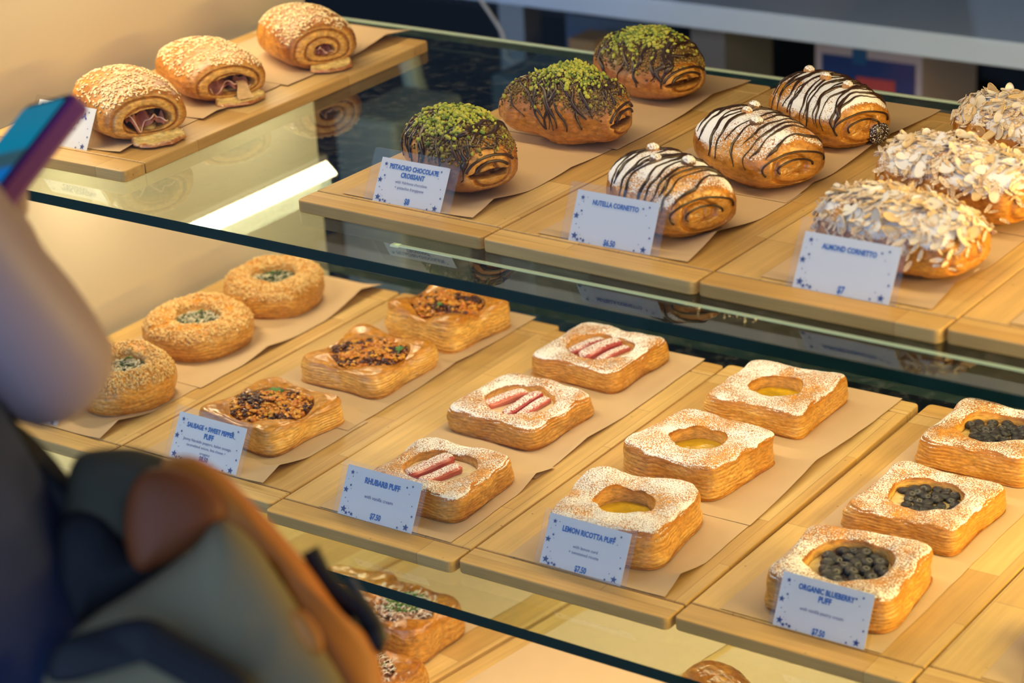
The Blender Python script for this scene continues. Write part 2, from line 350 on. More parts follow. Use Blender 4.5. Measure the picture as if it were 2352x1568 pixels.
# front light strip profile lying under the front of the upper glass
strip_mat = simple('lit_strip', (0.6, 0.65, 0.45), rough=0.4)
strip_mat.node_tree.nodes['Principled BSDF'].inputs['Emission Color'].default_value = (0.62, 0.62, 0.36, 1); strip_mat.node_tree.nodes['Principled BSDF'].inputs['Emission Strength'].default_value = 0.55
cbox('light_strip', 0.125, 1.32, -0.0026, 0.0018, -0.0252, -0.0240, strip_mat, label='pale light strip under the upper glass')
cbox('strip_connector', 0.121, 0.130, -0.004, 0.003, -0.0256, -0.0240, strip_mat)
# front pane
cbox('front_pane', -0.4775, 1.33, -0.190, -0.184, -0.88, 0.46, M['pane'], label='clear front pane')

def shelf_glass(x0, x1, y0, y1, ztop, label):
    root = thing('glass_shelf', label, 'shelf', ((x0 + x1) / 2, (y0 + y1) / 2, ztop - 0.0112), group=None)
    hx, hy, h = (x1 - x0) / 2, (y1 - y0) / 2, 0.0112
    V = np.array([(sx * hx, sy * hy, z) for z in (0, h) for sy in (-1, 1) for sx in (-1, 1)], float)
    mesh('glass_sheet', V, [(4, 5, 7, 6), (0, 2, 3, 1)], [M['glass'], M['glass_low']], root, smooth=False, matidx=[0, 1])
    mesh('green_edge', V, [(0, 1, 5, 4), (2, 6, 7, 3), (0, 4, 6, 2), (1, 3, 7, 5)], M['glass_edge'], root, smooth=False)
    # pale strip on the rear edge, its colour standing in for reflected lamp light
    if ztop > -0.1: box('edge_glint_strip', -hx, hx, hy - 0.0030, hy + 0.0012, h - 0.002, h + 0.0006, M['glass_pale'], root)
    return root
shelf_glass(-0.4765, 1.328, -0.0700, 0.5995, -TH - 0.0003, 'upper glass shelf with dark green edge, under the croissants')
shelf_glass(-0.4765, 1.328, -0.1350, 0.5135, ZL - TH - 0.0003, 'lower glass shelf with dark green edge, under the square puffs')

# back counter seen out of focus above the case, boxes and clutter below it
cy = 1.35
cb_ = [aty(1800, 91.5, cy), aty(1800, 34, cy)]
zc0, zc1 = cb_[0][2], cb_[1][2]
xl = aty(1060, -4, cy)[0]
ct = thing('work_counter', 'pale blue lit work counter behind the display case', 'counter', (0, 0, -0.88))
box('counter_top', xl - 0.02, 3.2, cy, cy + 0.95, zc0 + 0.88, zc1 + 0.88, M['counter'], ct, 0.003)
box('counter_leg', 0.9, 0.95, cy + 0.1, cy + 0.15, 0, zc0 + 0.88, M['dark'], ct); box('counter_leg', 3.1, 3.15, cy + 0.1, cy + 0.15, 0, zc0 + 0.88, M['dark'], ct)
box('counter_leg', xl, xl + 0.05, cy + 0.1, cy + 0.15, 0, zc0 + 0.88, M['steel'], ct)
box('lower_shelf', xl, 3.2, cy + 0.08, cy + 0.85, 0.42, 0.44, M['dark'], ct)
box('back_panel', xl, 3.2, cy + 0.86, cy + 0.88, 0.1, zc0 + 0.88, M['dark'], ct)
o = box('paper_stack', 0.42, 0.85, cy + 0.14, cy + 0.5, zc1, zc1 + 0.03, simple('white_sheet', (0.8, 0.82, 0.88), rough=0.6)); tag(o, 'white sheets lying on the work counter at the top right corner', 'papers')
# blue and white box with a red strip
p0 = aty(1873, 120, cy + 0.2); p1 = aty(2117, 240, cy + 0.2)
bx = thing('cardboard_box', 'blue box with white borders and a red strip below the counter', 'box', ((p0[0] + p1[0]) / 2, cy + 0.3, -0.44))
hx = (p1[0] - p0[0]) / 2; htop = aty(1990, 112, cy + 0.2)[2] + 0.44; hb = 0.0
box('carton', -hx, hx, -0.1, 0.1, hb, htop, simple('white_carton', (0.42, 0.40, 0.50), rough=0.6), bx)
zz = lambda v: aty(2000, v, cy + 0.2)[2] + 0.44
box('blue_panel', -hx * 0.86, hx * 0.88, -0.102, -0.0995, zz(300), zz(136), simple('blue_print', (0.004, 0.035, 0.20), rough=0.5), bx)
box('tab', -hx * 0.28, -hx * 0.02, -0.103, -0.1003, zz(150), zz(116), simple('blue_tab', (0.004, 0.09, 0.28), rough=0.5), bx)
box('red_strip', -hx * 0.2, hx * 0.52, -0.104, -0.1022, zz(226), zz(178), simple('red_print', (0.42, 0.06, 0.07), rough=0.5), bx)
# clutter between counter leg and box
o = box('storage_tub', xl + 0.12, xl + 0.30, cy + 0.12, cy + 0.4, -0.44, -0.25, simple('blue_tub', (0.06, 0.10, 0.18), rough=0.4)); tag(o, 'dusky blue storage tub under the left end of the counter', 'tub')
o = box('wooden_crate', xl + 0.185, xl + 0.235, cy + 0.03, cy + 0.09, -0.44, -0.262, simple('crate_wood', (0.30, 0.19, 0.07), rough=0.6)); tag(o, 'small brown wooden crate under the work counter', 'crate')
o = box('grey_bin', xl + 0.40, xl + 0.46, cy + 0.05, cy + 0.2, -0.44, -0.21, simple('grey_bin', (0.13, 0.14, 0.16), rough=0.5)); tag(o, 'narrow grey bin under the counter, left of the blue box', 'bin')
bend = [(1090, -20), (1125, 30), (1150, 70), (1160, 100), (1163, 130), (1190, 160), (1200, 200), (1185, 240), (1195, 300)]
P = np.array([aty(u, v, 1.22) for u, v in bend]); P = catmull(np.linspace(0, len(P) - 1, 60), P)
o = tubes('power_cable', [P], 0.0028, simple('pale_cable', (0.55, 0.58, 0.6), rough=0.4), None); tag(o, 'pale cable hanging in a wavy line behind the upper shelf', 'cable')
# stool/appliance shapes low in the gap
def blob(name, u0, v0, u1, v1, y, colr, label, cat, depth=0.12):
    a = aty(u0, v1, y); b_ = aty(u1, v0, y)
    o = box(name, a[0], b_[0], y, y + depth, a[2], b_[2], simple(name + '_paint', colr, rough=0.45), bev=0.01); return tag(o, label, cat)
def floor_thing(name, u0, u1, vt, y, colr, label, cat):
    a = aty(u0, vt, y); b_ = aty(u1, vt, y); o = box(name, a[0], b_[0], y, y + 0.16, -0.8798, a[2], simple(name + '_paint', colr, rough=0.5), bev=0.01); return tag(o, label, cat)
floor_thing('waste_bin', 760, 905, 262, 0.74, (0.16, 0.18, 0.19), 'grey waste bin on the floor seen through the upper glass', 'bin')
floor_thing('blue_tub', 1120, 1200, 170, 1.05, (0.05, 0.10, 0.17), 'dusky blue tub on the floor seen behind the upper glass', 'tub')
pp = np.array([aty(u, v, 0.95) for u, v in ((935, 120), (955, 200), (985, 270), (1015, 345))]); pz = pp[-1].copy(); pz[2] = -0.878
o = tubes('drain_pipe', [catmull(np.linspace(0, 4, 60), np.vstack([pp, pz[None]]))], 0.016, simple('pale_pipe', (0.35, 0.40, 0.36), rough=0.4), None, 14); tag(o, 'pale pipe running down to the floor behind the upper shelf', 'pipe')

# ------------------------------------------------------------------ boards
def board(label, group, x0, x1, y0, z, L=0.531, rz=0.0, k=0, g=0.031):
    w = x1 - x0
    root = thing('serving_board', label, 'board', (x0 + w / 2, y0, z - TH), rz, group)
    hw = w / 2 - 0.0006
    def slab(name, ya, yb, mat):
        bm = bmesh.new(); box_bm(bm, -hw, hw, ya, yb, 0, TH, 0)
        vert = [e for e in bm.edges if abs(e.verts[0].co.z - e.verts[1].co.z) > 0.005 and (abs(e.verts[0].co.y - 0.0) < 1e-6 or abs(e.verts[0].co.y - L) < 1e-6)]
        if vert: bmesh.ops.bevel(bm, geom=vert, offset=0.006, segments=4, profile=0.5, affect='EDGES')
        es = [e for e in bm.edges if abs(e.verts[0].co.z - e.verts[1].co.z) < 1e-6]
        bmesh.ops.bevel(bm, geom=es, offset=0.0013, segments=2, profile=0.5, affect='EDGES')
        return bm_obj(name, bm, mat, root)
    slab('front_batten', 0, g - 0.0009, M['end_wood'][k % 3])
    slab('board_panel', g + 0.0009, L - 0.0309, M['wood'][k % 4])
    slab('rear_batten', L - 0.0295, L, M['end_wood'][(k + 1) % 3])
    return root
UG = 'maple boards on the upper glass shelf'; LG = 'maple boards on the lower glass shelf'; TG = 'maple boards on the bottom shelf'
board('maple board under the sesame ham croissants, far left of the upper shelf', UG, -0.445, -0.2145, -0.0105, 0, rz=0.012, k=0)
board('maple board under the pistachio chocolate croissants', UG, 0.0015, 0.2275, 0.001, 0, rz=-0.022, k=1)
board('maple board under the drizzled hazelnut cornetti', UG, 0.2290, 0.4592, -0.006, 0, rz=-0.022, k=2)
board('maple board under the flaked almond cornetti', UG, 0.4606, 0.6917, -0.0085, 0, rz=-0.012, k=3)
board('empty yellow lit maple board at the right edge of the upper shelf', UG, 0.6928, 0.923, -0.0045, 0, rz=0, k=4)
LL = 0.5235
board('maple board under the round cheese crusted buns', LG, -0.4645, -0.2340, -0.0750, ZL, LL, k=5)
board('maple board under the sausage and pepper puffs', LG, -0.2325, -0.0005, -0.0735, ZL, LL, k=2)
board('maple board under the rhubarb puffs', LG, 0.0010, 0.2312, -0.0855, ZL, LL, rz=0.010, k=3)
board('maple board under the lemon curd puffs', LG, 0.2326, 0.4642, -0.0770, ZL, LL, rz=0.011, k=4)
board('maple board under the blueberry puffs', LG, 0.4656, 0.6965, -0.0700, ZL, LL, rz=0.0, k=0)
board('maple board at the lower right corner under the dark pastry', LG, 0.6975, 0.928, -0.0645, ZL, LL, rz=0.0, k=1)
board('maple board on the bottom shelf under the mushroom puffs', TG, -0.214, 0.0165, 0.03, ZT, 0.50, rz=-0.14, k=1)
board('maple board on the bottom shelf holding a large parchment sheet', TG, 0.0240, 0.254, 0.03, ZT, 0.50, rz=-0.14, k=2)
board('maple board on the bottom shelf right of the seam, bare of pastry', TG, 0.2615, 0.4915, 0.03, ZT, 0.50, rz=-0.14, k=3)
board('rightmost maple board on the bottom shelf with a brown roll', TG, 0.4990, 0.729, 0.03, ZT, 0.50, rz=-0.14, k=1)
board('maple board at the left end of the bottom shelf', TG, -0.4515, -0.2215, 0.03, ZT, 0.50, rz=-0.14, k=0)
o = box('bottom_deck', -0.4765, 1.329, -0.165, 0.56, -0.629, ZT - TH - 0.0004, simple('deck_laminate', (0.6, 0.52, 0.36), rough=0.5)); tag(o, 'plain pale deck of the bottom shelf beneath its boards', 'shelf')

# ------------------------------------------------------------------ parchment sheets
def sheet(label, group, x0, x1, y0, y1, z, curls=(), seed=0, rz=0.0, notch=0.0):
    nx, ny = 46, 70
    X, Y = np.meshgrid(np.linspace(x0, x1, nx), np.linspace(y0, y1, ny))
    cx_, cy_ = (x0 + x1) / 2, (y0 + y1) / 2
    w = fbm(np.stack([X * 18 + seed, Y * 18, X * 0], -1), 2)
    X = X + 0.0009 * fbm(np.stack([Y * 40, X * 0 + seed, X * 0], -1), 3) * sstep(0.8, 1.0, (X - x0) / (x1 - x0))
    Z = 0.0006 + 0.0002 * (w + 1)
    for (yc, wd, amp) in curls:
        t = np.clip(1 - np.abs(Y - yc) / wd, 0, 1) ** 1.3
        e = np.clip((X - (x1 - 0.045)) / 0.045, 0, 1) ** 2
        Z = Z + amp * t * e; X = X - 0.5 * amp * t * e
    Xr, Yr = X - cx_, Y - cy_; c, s = math.cos(rz), math.sin(rz)
    V = np.stack([Xr * c - Yr * s, Xr * s + Yr * c, Z], -1).reshape(-1, 3)
    o = mesh('parchment_sheet', V, grid_faces(nx, ny, False), M['paper'], loc=(cx_, cy_, z))
    return tag(o, label, 'paper', group)
PG = 'parchment sheets on the boards'
sheet('parchment under the front ham croissant with a lifted corner', PG, -0.425, -0.262, 0.028, 0.185, 0.0, [(0.05, 0.06, 0.004)], 1, 0.05)
sheet('parchment under the middle ham croissant', PG, -0.428, -0.262, 0.155, 0.33, 0.0004, [(0.18, 0.05, 0.003)], 2, 0.06)
sheet('parchment under the rear ham croissant, curling at its right edge', PG, -0.425, -0.256, 0.30, 0.538, 0.0008, [(0.49, 0.10, 0.010)], 3, 0.0)
sheet('parchment under the front pistachio croissant with a curled front corner', PG, 0.035, 0.196, 0.036, 0.30, 0.0, [(0.075, 0.055, 0.008), (0.2, 0.06, 0.002)], 4, -0.02)
sheet('parchment under the two rear pistachio croissants', PG, 0.040, 0.207, 0.27, 0.536, 0.0005, [(0.46, 0.09, 0.006)], 5, -0.02)
sheet('parchment under the front hazelnut cornetto with a curled front corner', PG, 0.270, 0.433, 0.030, 0.235, 0.0, [(0.09, 0.07, 0.010)], 6, -0.02)
sheet('parchment under the two rear hazelnut cornetti', PG, 0.270, 0.436, 0.205, 0.528, 0.0005, [(0.40, 0.12, 0.006), (0.26, 0.04, 0.003)], 7, -0.02)
sheet('parchment under the front almond cornetto', PG, 0.505, 0.668, 0.028, 0.25, 0.0, [(0.08, 0.06, 0.006)], 8, -0.01)
sheet('parchment under the rear almond cornetti', PG, 0.505, 0.672, 0.22, 0.52, 0.0005, [], 9, -0.01)
sheet('parchment on the empty board at the right edge of the upper shelf', PG, 0.735, 0.90, 0.030, 0.52, 0.0, [], 10, 0.0)
sheet('parchment under the front round bun with a curled corner', PG, -0.43, -0.262, -0.046, 0.14, ZL, [(-0.012, 0.05, 0.009)], 11, 0.0)
sheet('parchment under the two rear round buns, curling at the back', PG, -0.425, -0.258, 0.11, 0.448, ZL + 0.0005, [(0.41, 0.08, 0.012), (0.23, 0.05, 0.005)], 12, 0.0)
sheet('parchment under the front sausage puff with a curled corner', PG, -0.20, -0.036, -0.043, 0.13, ZL, [(-0.012, 0.045, 0.008)], 13, 0.0)
sheet('parchment under the two rear sausage puffs', PG, -0.198, -0.040, 0.10, 0.457, ZL + 0.0005, [(0.30, 0.08, 0.003)], 14, 0.0)
sheet('parchment under the front rhubarb puff', PG, 0.045, 0.206, -0.053, 0.13, ZL, [(0.10, 0.04, 0.007)], 15, 0.01)
sheet('parchment under the two rear rhubarb puffs with a frayed back corner', PG, 0.040, 0.200, 0.10, 0.442, ZL + 0.0005, [(0.2, 0.07, 0.004)], 16, 0.01)
sheet('parchment under the front lemon puff', PG, 0.268, 0.440, -0.045, 0.145, ZL, [(-0.01, 0.04, 0.007)], 17, 0.02)
sheet('parchment under the two rear lemon puffs, curling along its right edge', PG, 0.272, 0.438, 0.115, 0.448, ZL + 0.0005, [(0.26, 0.14, 0.007)], 18, 0.01)
sheet('parchment under the blueberry puffs', PG, 0.495, 0.655, -0.036, 0.45, ZL, [], 19, 0.0)
sheet('parchment beside the dark pastry at the lower right', PG, 0.745, 0.91, -0.03, 0.44, ZL, [], 20, 0.0)
sheet('parchment under the mushroom puffs on the bottom shelf', PG, -0.150, 0.008, 0.09, 0.47, ZT, [(0.16, 0.05, 0.006)], 21, -0.14)
sheet('large parchment sheet spread on the bottom shelf', PG, 0.085, 0.262, 0.08, 0.50, ZT, [], 22, -0.14)

sheet('wide parchment sheet on the bottom shelf, right of the large one', PG, 0.275, 0.50, 0.08, 0.50, ZT + 0.0004, [], 23, -0.14)
sheet('parchment sheet at the right end of the bottom shelf', PG, 0.515, 0.72, 0.08, 0.50, ZT, [], 24, -0.14)
# ------------------------------------------------------------------ puffs (square or round, with a well)
GOLD = (0.60, 0.245, 0.020); BROWN = (0.27, 0.072, 0.008); PALE = (0.84, 0.50, 0.125); DEEP = (0.12, 0.025, 0.004)
def puff_shell(parent, a=0.053, h=0.036, hole=0.027, n=5.0, seed=0, corner=0.0, layers=8, dusting=0.0, depth=0.55, mat='pastry', skew=0.0, squash=1.0, tone=0.0, hole_e=1.2, crest=1.08, nu=300, round_=False, side_pale=0.55, lam=0.0005, ear=1.0):
    th = np.linspace(0, 2 * math.pi, nu, endpoint=False); c, s = np.cos(th), np.sin(th)
    out = a / (np.abs(c) ** n + np.abs(s) ** n) ** (1 / n)
    out = out * (1 + 0.009 * ear * ((np.abs(c * s) * 2) ** 2 - 0.45) + 0.03 * ear * (np.abs(c * s) * 2) ** 4) * (1 + 0.020 * fbm(np.stack([c * 2 + seed, s * 2, c * 0], -1), 2) + (0.0 if round_ else 0.02 * np.cos(4 * th + 0.0) * 0))
    inn = hole / np.sqrt(c ** 2 + (s * hole_e) ** 2) * (1 + 0.10 * fbm(np.stack([c * 1.7 + seed * 3, s * 1.7, c * 0 + 4], -1), 2))
    cor = (np.abs(c * s) * 2) ** 2.2            # 1 at the corners
    wob = fbm(np.stack([c * 1.3 + seed, s * 1.3, c * 0 + 9], -1), 2)
    hh = h * (1 + 0.12 * wob) + corner * cor
    mid = (out + inn) / 2
    if round_:
        K = [(0 * out, 0 * hh + 0.0006), (out * 0.84, 0 * hh + 0.0003), (out * 0.93, hh * 0.05), (out * 0.985, hh * 0.25), (out * 1.0, hh * 0.50), (out * 0.985, hh * 0.74), (out * 0.93, hh * 0.92),
             (out * 0.84, hh * (crest - 0.06)), (mid * 0.98, hh * crest), (inn * 1.16, hh * (crest - 0.06)), (inn * 1.02, hh * 0.93), (inn * 0.96, hh * (0.93 - 0.5 * depth)), (inn * 0.88, hh * (1 - 0.95 * depth)), (inn * 0.4, hh * (1 - depth)), (inn * 0, hh * (1 - depth))]
    else:
        K = [(0 * out, 0 * hh + 0.0006), (out * 0.90, 0 * hh + 0.0003), (out * 0.975, hh * 0.03), (out * 1.0, hh * 0.20), (out * 0.992, hh * 0.50), (out * 0.975, hh * 0.80), (out * 0.935, hh * 0.985),
             (out * 0.87, hh * (crest - 0.02)), (mid * 1.0, hh * crest), (inn * 1.10, hh * (crest - 0.03)), (inn * 1.0, hh * 0.95), (inn * 0.975, hh * (0.95 - 0.55 * depth)), (inn * 0.92, hh * (1 - 0.97 * depth)), (inn * 0.4, hh * (1 - depth)), (inn * 0, hh * (1 - depth))]
    KR = np.stack([k[0] for k in K]); KZ = np.stack([k[1] for k in K])
    seg = [3, 5, 9, 16, 16, 12, 9, 9, 9, 9, 8, 6, 5, 3]
    t = np.concatenate([np.arange(m) / m + i for i, m in enumerate(seg)] + [[len(K) - 1.0]])
    R = np.maximum(catmull(t, KR), 0); Z = catmull(t, KZ); R[0] = 0; R[-1] = 0
    T = t[:, None] + 0 * R
    C, S = c[None] + 0 * R, s[None] + 0 * R
    side = sstep(1.6, 2.6, T) * (1 - sstep(5.7, 6.8, T)); top = sstep(5.2, 6.8, T) * (1 - sstep(9.6, 10.4, T)); well = sstep(9.8, 10.6, T)
    # lamination on the sides
    wv = 0.9 * fbm(np.stack([C * 1.6 + seed, S * 1.6, Z * 22], -1), 3)
    ph = (Z / h) * layers + wv + 0.55 * fbm(np.stack([C * 6, S * 6, Z * 90 + seed], -1), 2)
    saw = (ph % 1.0); ridge = np.where(saw < 0.75, (saw / 0.75) ** 0.8, (1 - saw) / 0.25); ridge = 0.5 + (ridge - 0.5) * np.clip(0.55 + 1.3 * fbm(np.stack([C * 2.5 + seed, S * 2.5, Z * 40], -1), 2), 0.1, 1.3)
    fl = fbm(np.stack([C * 5 + seed, S * 5, Z * 420], -1), 4, 0.65)
    R = R + side * (lam * (ridge - 0.5) + 0.0006 * fl)
    # whole-side bulges and a soft overhang of the lid
    R = R + side * 0.0032 * fbm(np.stack([C * 3.1 + seed, S * 3.1, Z * 50 + 2], -1), 2)
    Z = Z + top * (0.0022 * fbm(np.stack([C * R * 60 + seed, S * R * 60, R * 0], -1), 3))
    X, Y = R * C, R * S * squash
    X = X + skew * Y; 
    P = np.stack([X, Y, Z], -1)
    nz = fbm(P * 160 + seed, 3); nb = fbm(P * 34 + seed * 2, 3)
    P[..., 2] += (0.0007 * nz) * top
    Nn = grid_normals(P); Nn[..., :] *= np.sign((Nn * (P - np.array([0, 0, h * 0.4]))).sum(-1).mean() + 1e-9)
    col = mix(GOLD, BROWN, np.clip(0.44 + 0.9 * nb + 0.35 * nz + tone, 0, 1))
    sc_ = mix(mix(BROWN, GOLD, 0.55), PALE, np.clip(ridge * side_pale * 1.1 + 0.55 * fl + 0.12, 0, 1))
    sc_ = mix(sc_, mix(GOLD, BROWN, 0.3), np.clip(0.55 * nb + 0.25 + sstep(0.72, 1.0, Z / hh) * 0.9 + tone * 0.6, 0, 1))
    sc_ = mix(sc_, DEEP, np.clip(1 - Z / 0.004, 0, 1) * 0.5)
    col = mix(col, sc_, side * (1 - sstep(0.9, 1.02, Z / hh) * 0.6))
    col = mix(col, (0.78, 0.44, 0.13), well * 0.85)
    up = sstep(0.15, 0.75, np.abs(Nn[..., 2])) * sstep(h * 0.55, h * 0.9, Z)
    d = dusting * (up * (0.50 + 0.20 * nb) + 0.13 * side * sstep(h * 0.3, h, Z)) * (1 - well * 0.55) if dusting > 0 else 0 * Z
    fc = grid_faces(nu, len(t))
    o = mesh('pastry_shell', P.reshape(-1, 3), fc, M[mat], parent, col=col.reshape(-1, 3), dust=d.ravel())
    o.data.flip_normals() if False else None
    return dict(P=P, N=Nn, T=T, inn=inn, th=th, h=h, depth=depth, zw=h * (1 - depth), obj=o)

def filling_disc(name, parent, S, col1, col2, mat='wet', lift=0.35, amp=0.0012, freq=90, seed=0, fill=0.93, dust=0.0, dome=0.0, squash=1.0):
    nu, nr = 120, 36; th = np.linspace(0, 2 * math.pi, nu, endpoint=False)
    inn = np.interp(th, S['th'], S['inn']) * fill; k = np.linspace(0, 1, nr)[:, None]
    X = k * inn * np.cos(th); Y = k * inn * np.sin(th) * squash; P3 = np.stack([X, Y, X * 0], -1)
    z0 = S['zw'] + lift * (S['h'] - S['zw'])
    n = fbm(P3 * freq + seed, 4); Z = z0 + amp * n + dome * (1 - k ** 2)
    P = np.stack([X, Y, Z], -1); P[-1, :, 2] -= 0.004
    c = mix(col1, col2, np.clip(0.5 + 1.1 * fbm(P3 * freq * 0.6 + seed + 5, 3), 0, 1))
    o = mesh(name, P.reshape(-1, 3), grid_faces(nu, nr), M[mat], parent, col=c.reshape(-1, 3), dust=np.full(nu * nr, dust))
    return z0, inn

def orient(o, lean, az):
    """tip a thing slightly about a horizontal axis"""
    o.rotation_euler = (lean * math.cos(az), lean * math.sin(az), o.rotation_euler[2])

def berry_mesh():
    V, Fc = ICO3; V = V.copy()
    z = V[:, 2]; r = np.hypot(V[:, 0], V[:, 1])
    a = np.arctan2(V[:, 1], V[:, 0])
    crown = (z > 0.75)
    V[:, 2] = np.where(z > 0.7, z - 0.35 * sstep(0.42, 0.0, r) + 0.10 * np.exp(-((r - 0.38) / 0.08) ** 2) * (1 + 0.6 * np.cos(5 * a)), z)
    V[:, 2] *= 0.88
    return V, Fc
BV, BF = berry_mesh()

def loc3(u, v, z): p = at(u, v, z); return p

# --- blueberry puffs
BG = 'blueberry puffs'
def blueberry_puff(label, cx, cy_, rz, seed, a=0.0535, corner=0.001, n=5.5, squash=1.0):
    rng = np.random.RandomState(seed); root = thing('blueberry_puff', label, 'pastry', (cx, cy_, ZL + 0.0016), rz, BG)
    S = puff_shell(root, a=a, h=0.036, hole=0.0335, n=n, seed=seed, corner=corner, dusting=0.98, depth=0.42, hole_e=1.05, tone=0.12, layers=8, squash=squash)
    z0, inn = filling_disc('pastry_cream', root, S, (0.72, 0.55, 0.22), (0.10, 0.012, 0.05), lift=0.25, seed=seed, amp=0.002, freq=45, fill=0.99)
    pts = []; tries = 0
    while len(pts) < 34 and tries < 4000:
        tries += 1; r = 0.0290 * math.sqrt(rng.rand()); t = rng.rand() * 6.283; p = np.array([r * math.cos(t), r * math.sin(t)])
        if math.cos(t - 3.6) > 0.75 and r > 0.020: continue
        if all(np.hypot(*(p - q)) > 0.0083 for q in pts): pts.append(p)
    base = None
    for p in pts:
        rr = 0.0052 + 0.0013 * rng.rand()
        if base is None:
            c = np.array([0.006, 0.006, 0.016]) + 0 * BV
            base = mesh('blueberry', BV, BF, M['wet'], root, col=c, dust=0.44 * sstep(0.3, 0.9, BV[:, 2]))
            o = base
        else:
            o = base.copy(); COL.objects.link(o); o.parent = root
        o.location = (p[0], p[1], z0 + rr * 0.45 + 0.001 * rng.rand()); o.scale = (rr, rr, rr)
        o.rotation_euler = (rng.randn() * 0.5, rng.randn() * 0.5, rng.rand() * 6)
    return root
blueberry_puff('blueberry puff right behind the blueberry price card', 0.580, 0.046, 0.10, 11, n=5.5)
blueberry_puff('square blueberry puff in the middle of its row', 0.574, 0.214, -0.02, 12, a=0.056, n=10.0, corner=0.002)
blueberry_puff('blueberry puff at the right frame edge, hindmost of its row', 0.574, 0.372, 0.0, 13, a=0.0545, n=9.0, corner=0.002)

# --- lemon puffs
def lemon_puff(label, cx, cy_, rz, seed, n=5.0, a=0.053, corner=0.0015, h=0.038, depth=0.50, az=0.0, lean=0.0):
    root = thing('lemon_puff', label, 'pastry', (cx, cy_, ZL + 0.0016), rz, 'lemon curd puffs')
    S = puff_shell(root, a=a, h=h, hole=0.0265, n=n, seed=seed, corner=corner, dusting=1.03, depth=depth, hole_e=1.05, tone=-0.12, layers=8, side_pale=0.8, crest=1.07)
    filling_disc('lemon_curd', root, S, (0.70, 0.43, 0.01), (0.42, 0.25, 0.01), lift=0.22, fill=0.98, seed=seed, amp=0.0012, freq=70)
    if lean: orient(root, lean, az)
    return root
lemon_puff('lemon curd puff tilted up behind the lemon price card', 0.344, 0.049, 0.16, 21, n=5.0, a=0.056, corner=0.004)
lemon_puff('lemon curd puff in the middle of its row, touching the front one', 0.325, 0.210, -0.10, 22, n=6.0, a=0.0545)
lemon_puff('tall lemon curd puff with a wide open well, hindmost of its row', 0.330, 0.372, 0.02, 23, n=11.0, a=0.054, h=0.040, depth=0.62)

# --- rhubarb puffs
def rhubarb_puff(label, cx, cy_, rz, seed, sticks, n=5.0, a=0.0525):
    rng = np.random.RandomState(seed); root = thing('rhubarb_puff', label, 'pastry', (cx, cy_, ZL + 0.0016), rz, 'rhubarb puffs')
    S = puff_shell(root, a=a, h=0.030, hole=0.0350, n=n, seed=seed, corner=0.0012, dusting=1.03, depth=0.36, hole_e=1.15, tone=0.02, layers=8, side_pale=0.6)
    z0, _ = filling_disc('vanilla_cream', root, S, (0.80, 0.66, 0.42), (0.72, 0.52, 0.36), lift=0.25, seed=seed, amp=0.001, freq=60, fill=0.99)
    for (x, y, ang, L, w, tone) in sticks:
        L *= 1.05; w *= 1.15
        m = 26; s_ = np.linspace(-0.5, 0.5, m); nn = 20; th = np.linspace(0, 2 * math.pi, nn, endpoint=False)
        ends = np.sqrt(np.clip(1 - np.abs(s_ * 2) ** 12, 0.0, 1))
        px = s_[:, None] * L + 0 * th; py = ends[:, None] * np.sign(np.cos(th)) * np.abs(np.cos(th)) ** 0.7 * w / 2 * (1 + 0.06 * np.cos(7 * th)); pz = ends[:, None] * np.sign(np.sin(th)) * np.abs(np.sin(th)) ** 0.7 * w * 0.38 * (1 + 0.10 * np.cos(9 * th)) + 0.0012 * np.sin(s_ * 5 + seed)[:, None]
        c_, s2 = math.cos(ang), math.sin(ang)
        V = np.stack([px * c_ - py * s2, px * s2 + py * c_, pz], -1)
        stripes = 0.5 + 0.5 * np.cos(9 * th + 1.0)[None] * np.ones((m, 1))
        c = mix((0.33, 0.02, 0.04), (0.60, 0.17, 0.13), np.clip(stripes * 0.5 + tone + 0.3 * fbm(V * 90, 2), 0, 1))
        up = sstep(0.2, 0.9, np.sin(th))[None] * np.ones((m, 1))
        mesh('rhubarb_stick', V.reshape(-1, 3), grid_faces(nn, m), M['wet'], root, col=c.reshape(-1, 3), dust=(0.53 * up).ravel(), loc=(x, y, z0 + w * 0.20))
    return root
AX = 1.15
rhubarb_puff('rhubarb puff behind the rhubarb price card', 0.133, 0.034, 0.05, 31, [(-0.013, 0.001, 1.22, 0.052, 0.0145, 0.1), (0.006, -0.009, 1.18, 0.044, 0.0125, 0.3)], n=6.5)
rhubarb_puff('rhubarb puff with three wide apart sticks, middle of its row', 0.110, 0.210, -0.04, 32, [(-0.017, 0.0, 1.20, 0.044, 0.0130, 0.9), (0.003, 0.000, 1.55, 0.052, 0.0110, 0.0), (0.017, -0.002, 1.55, 0.044, 0.0100, 0.4)], n=6.0)
rhubarb_puff('rhubarb puff with bright red sticks, hindmost of its row', 0.101, 0.380, -0.02, 33, [(-0.017, 0.002, 1.35, 0.044, 0.0110, 0.0), (0.001, 0.000, 1.38, 0.052, 0.0150, 0.1), (0.018, -0.002, 1.42, 0.044, 0.0095, 0.4)], n=8.0)

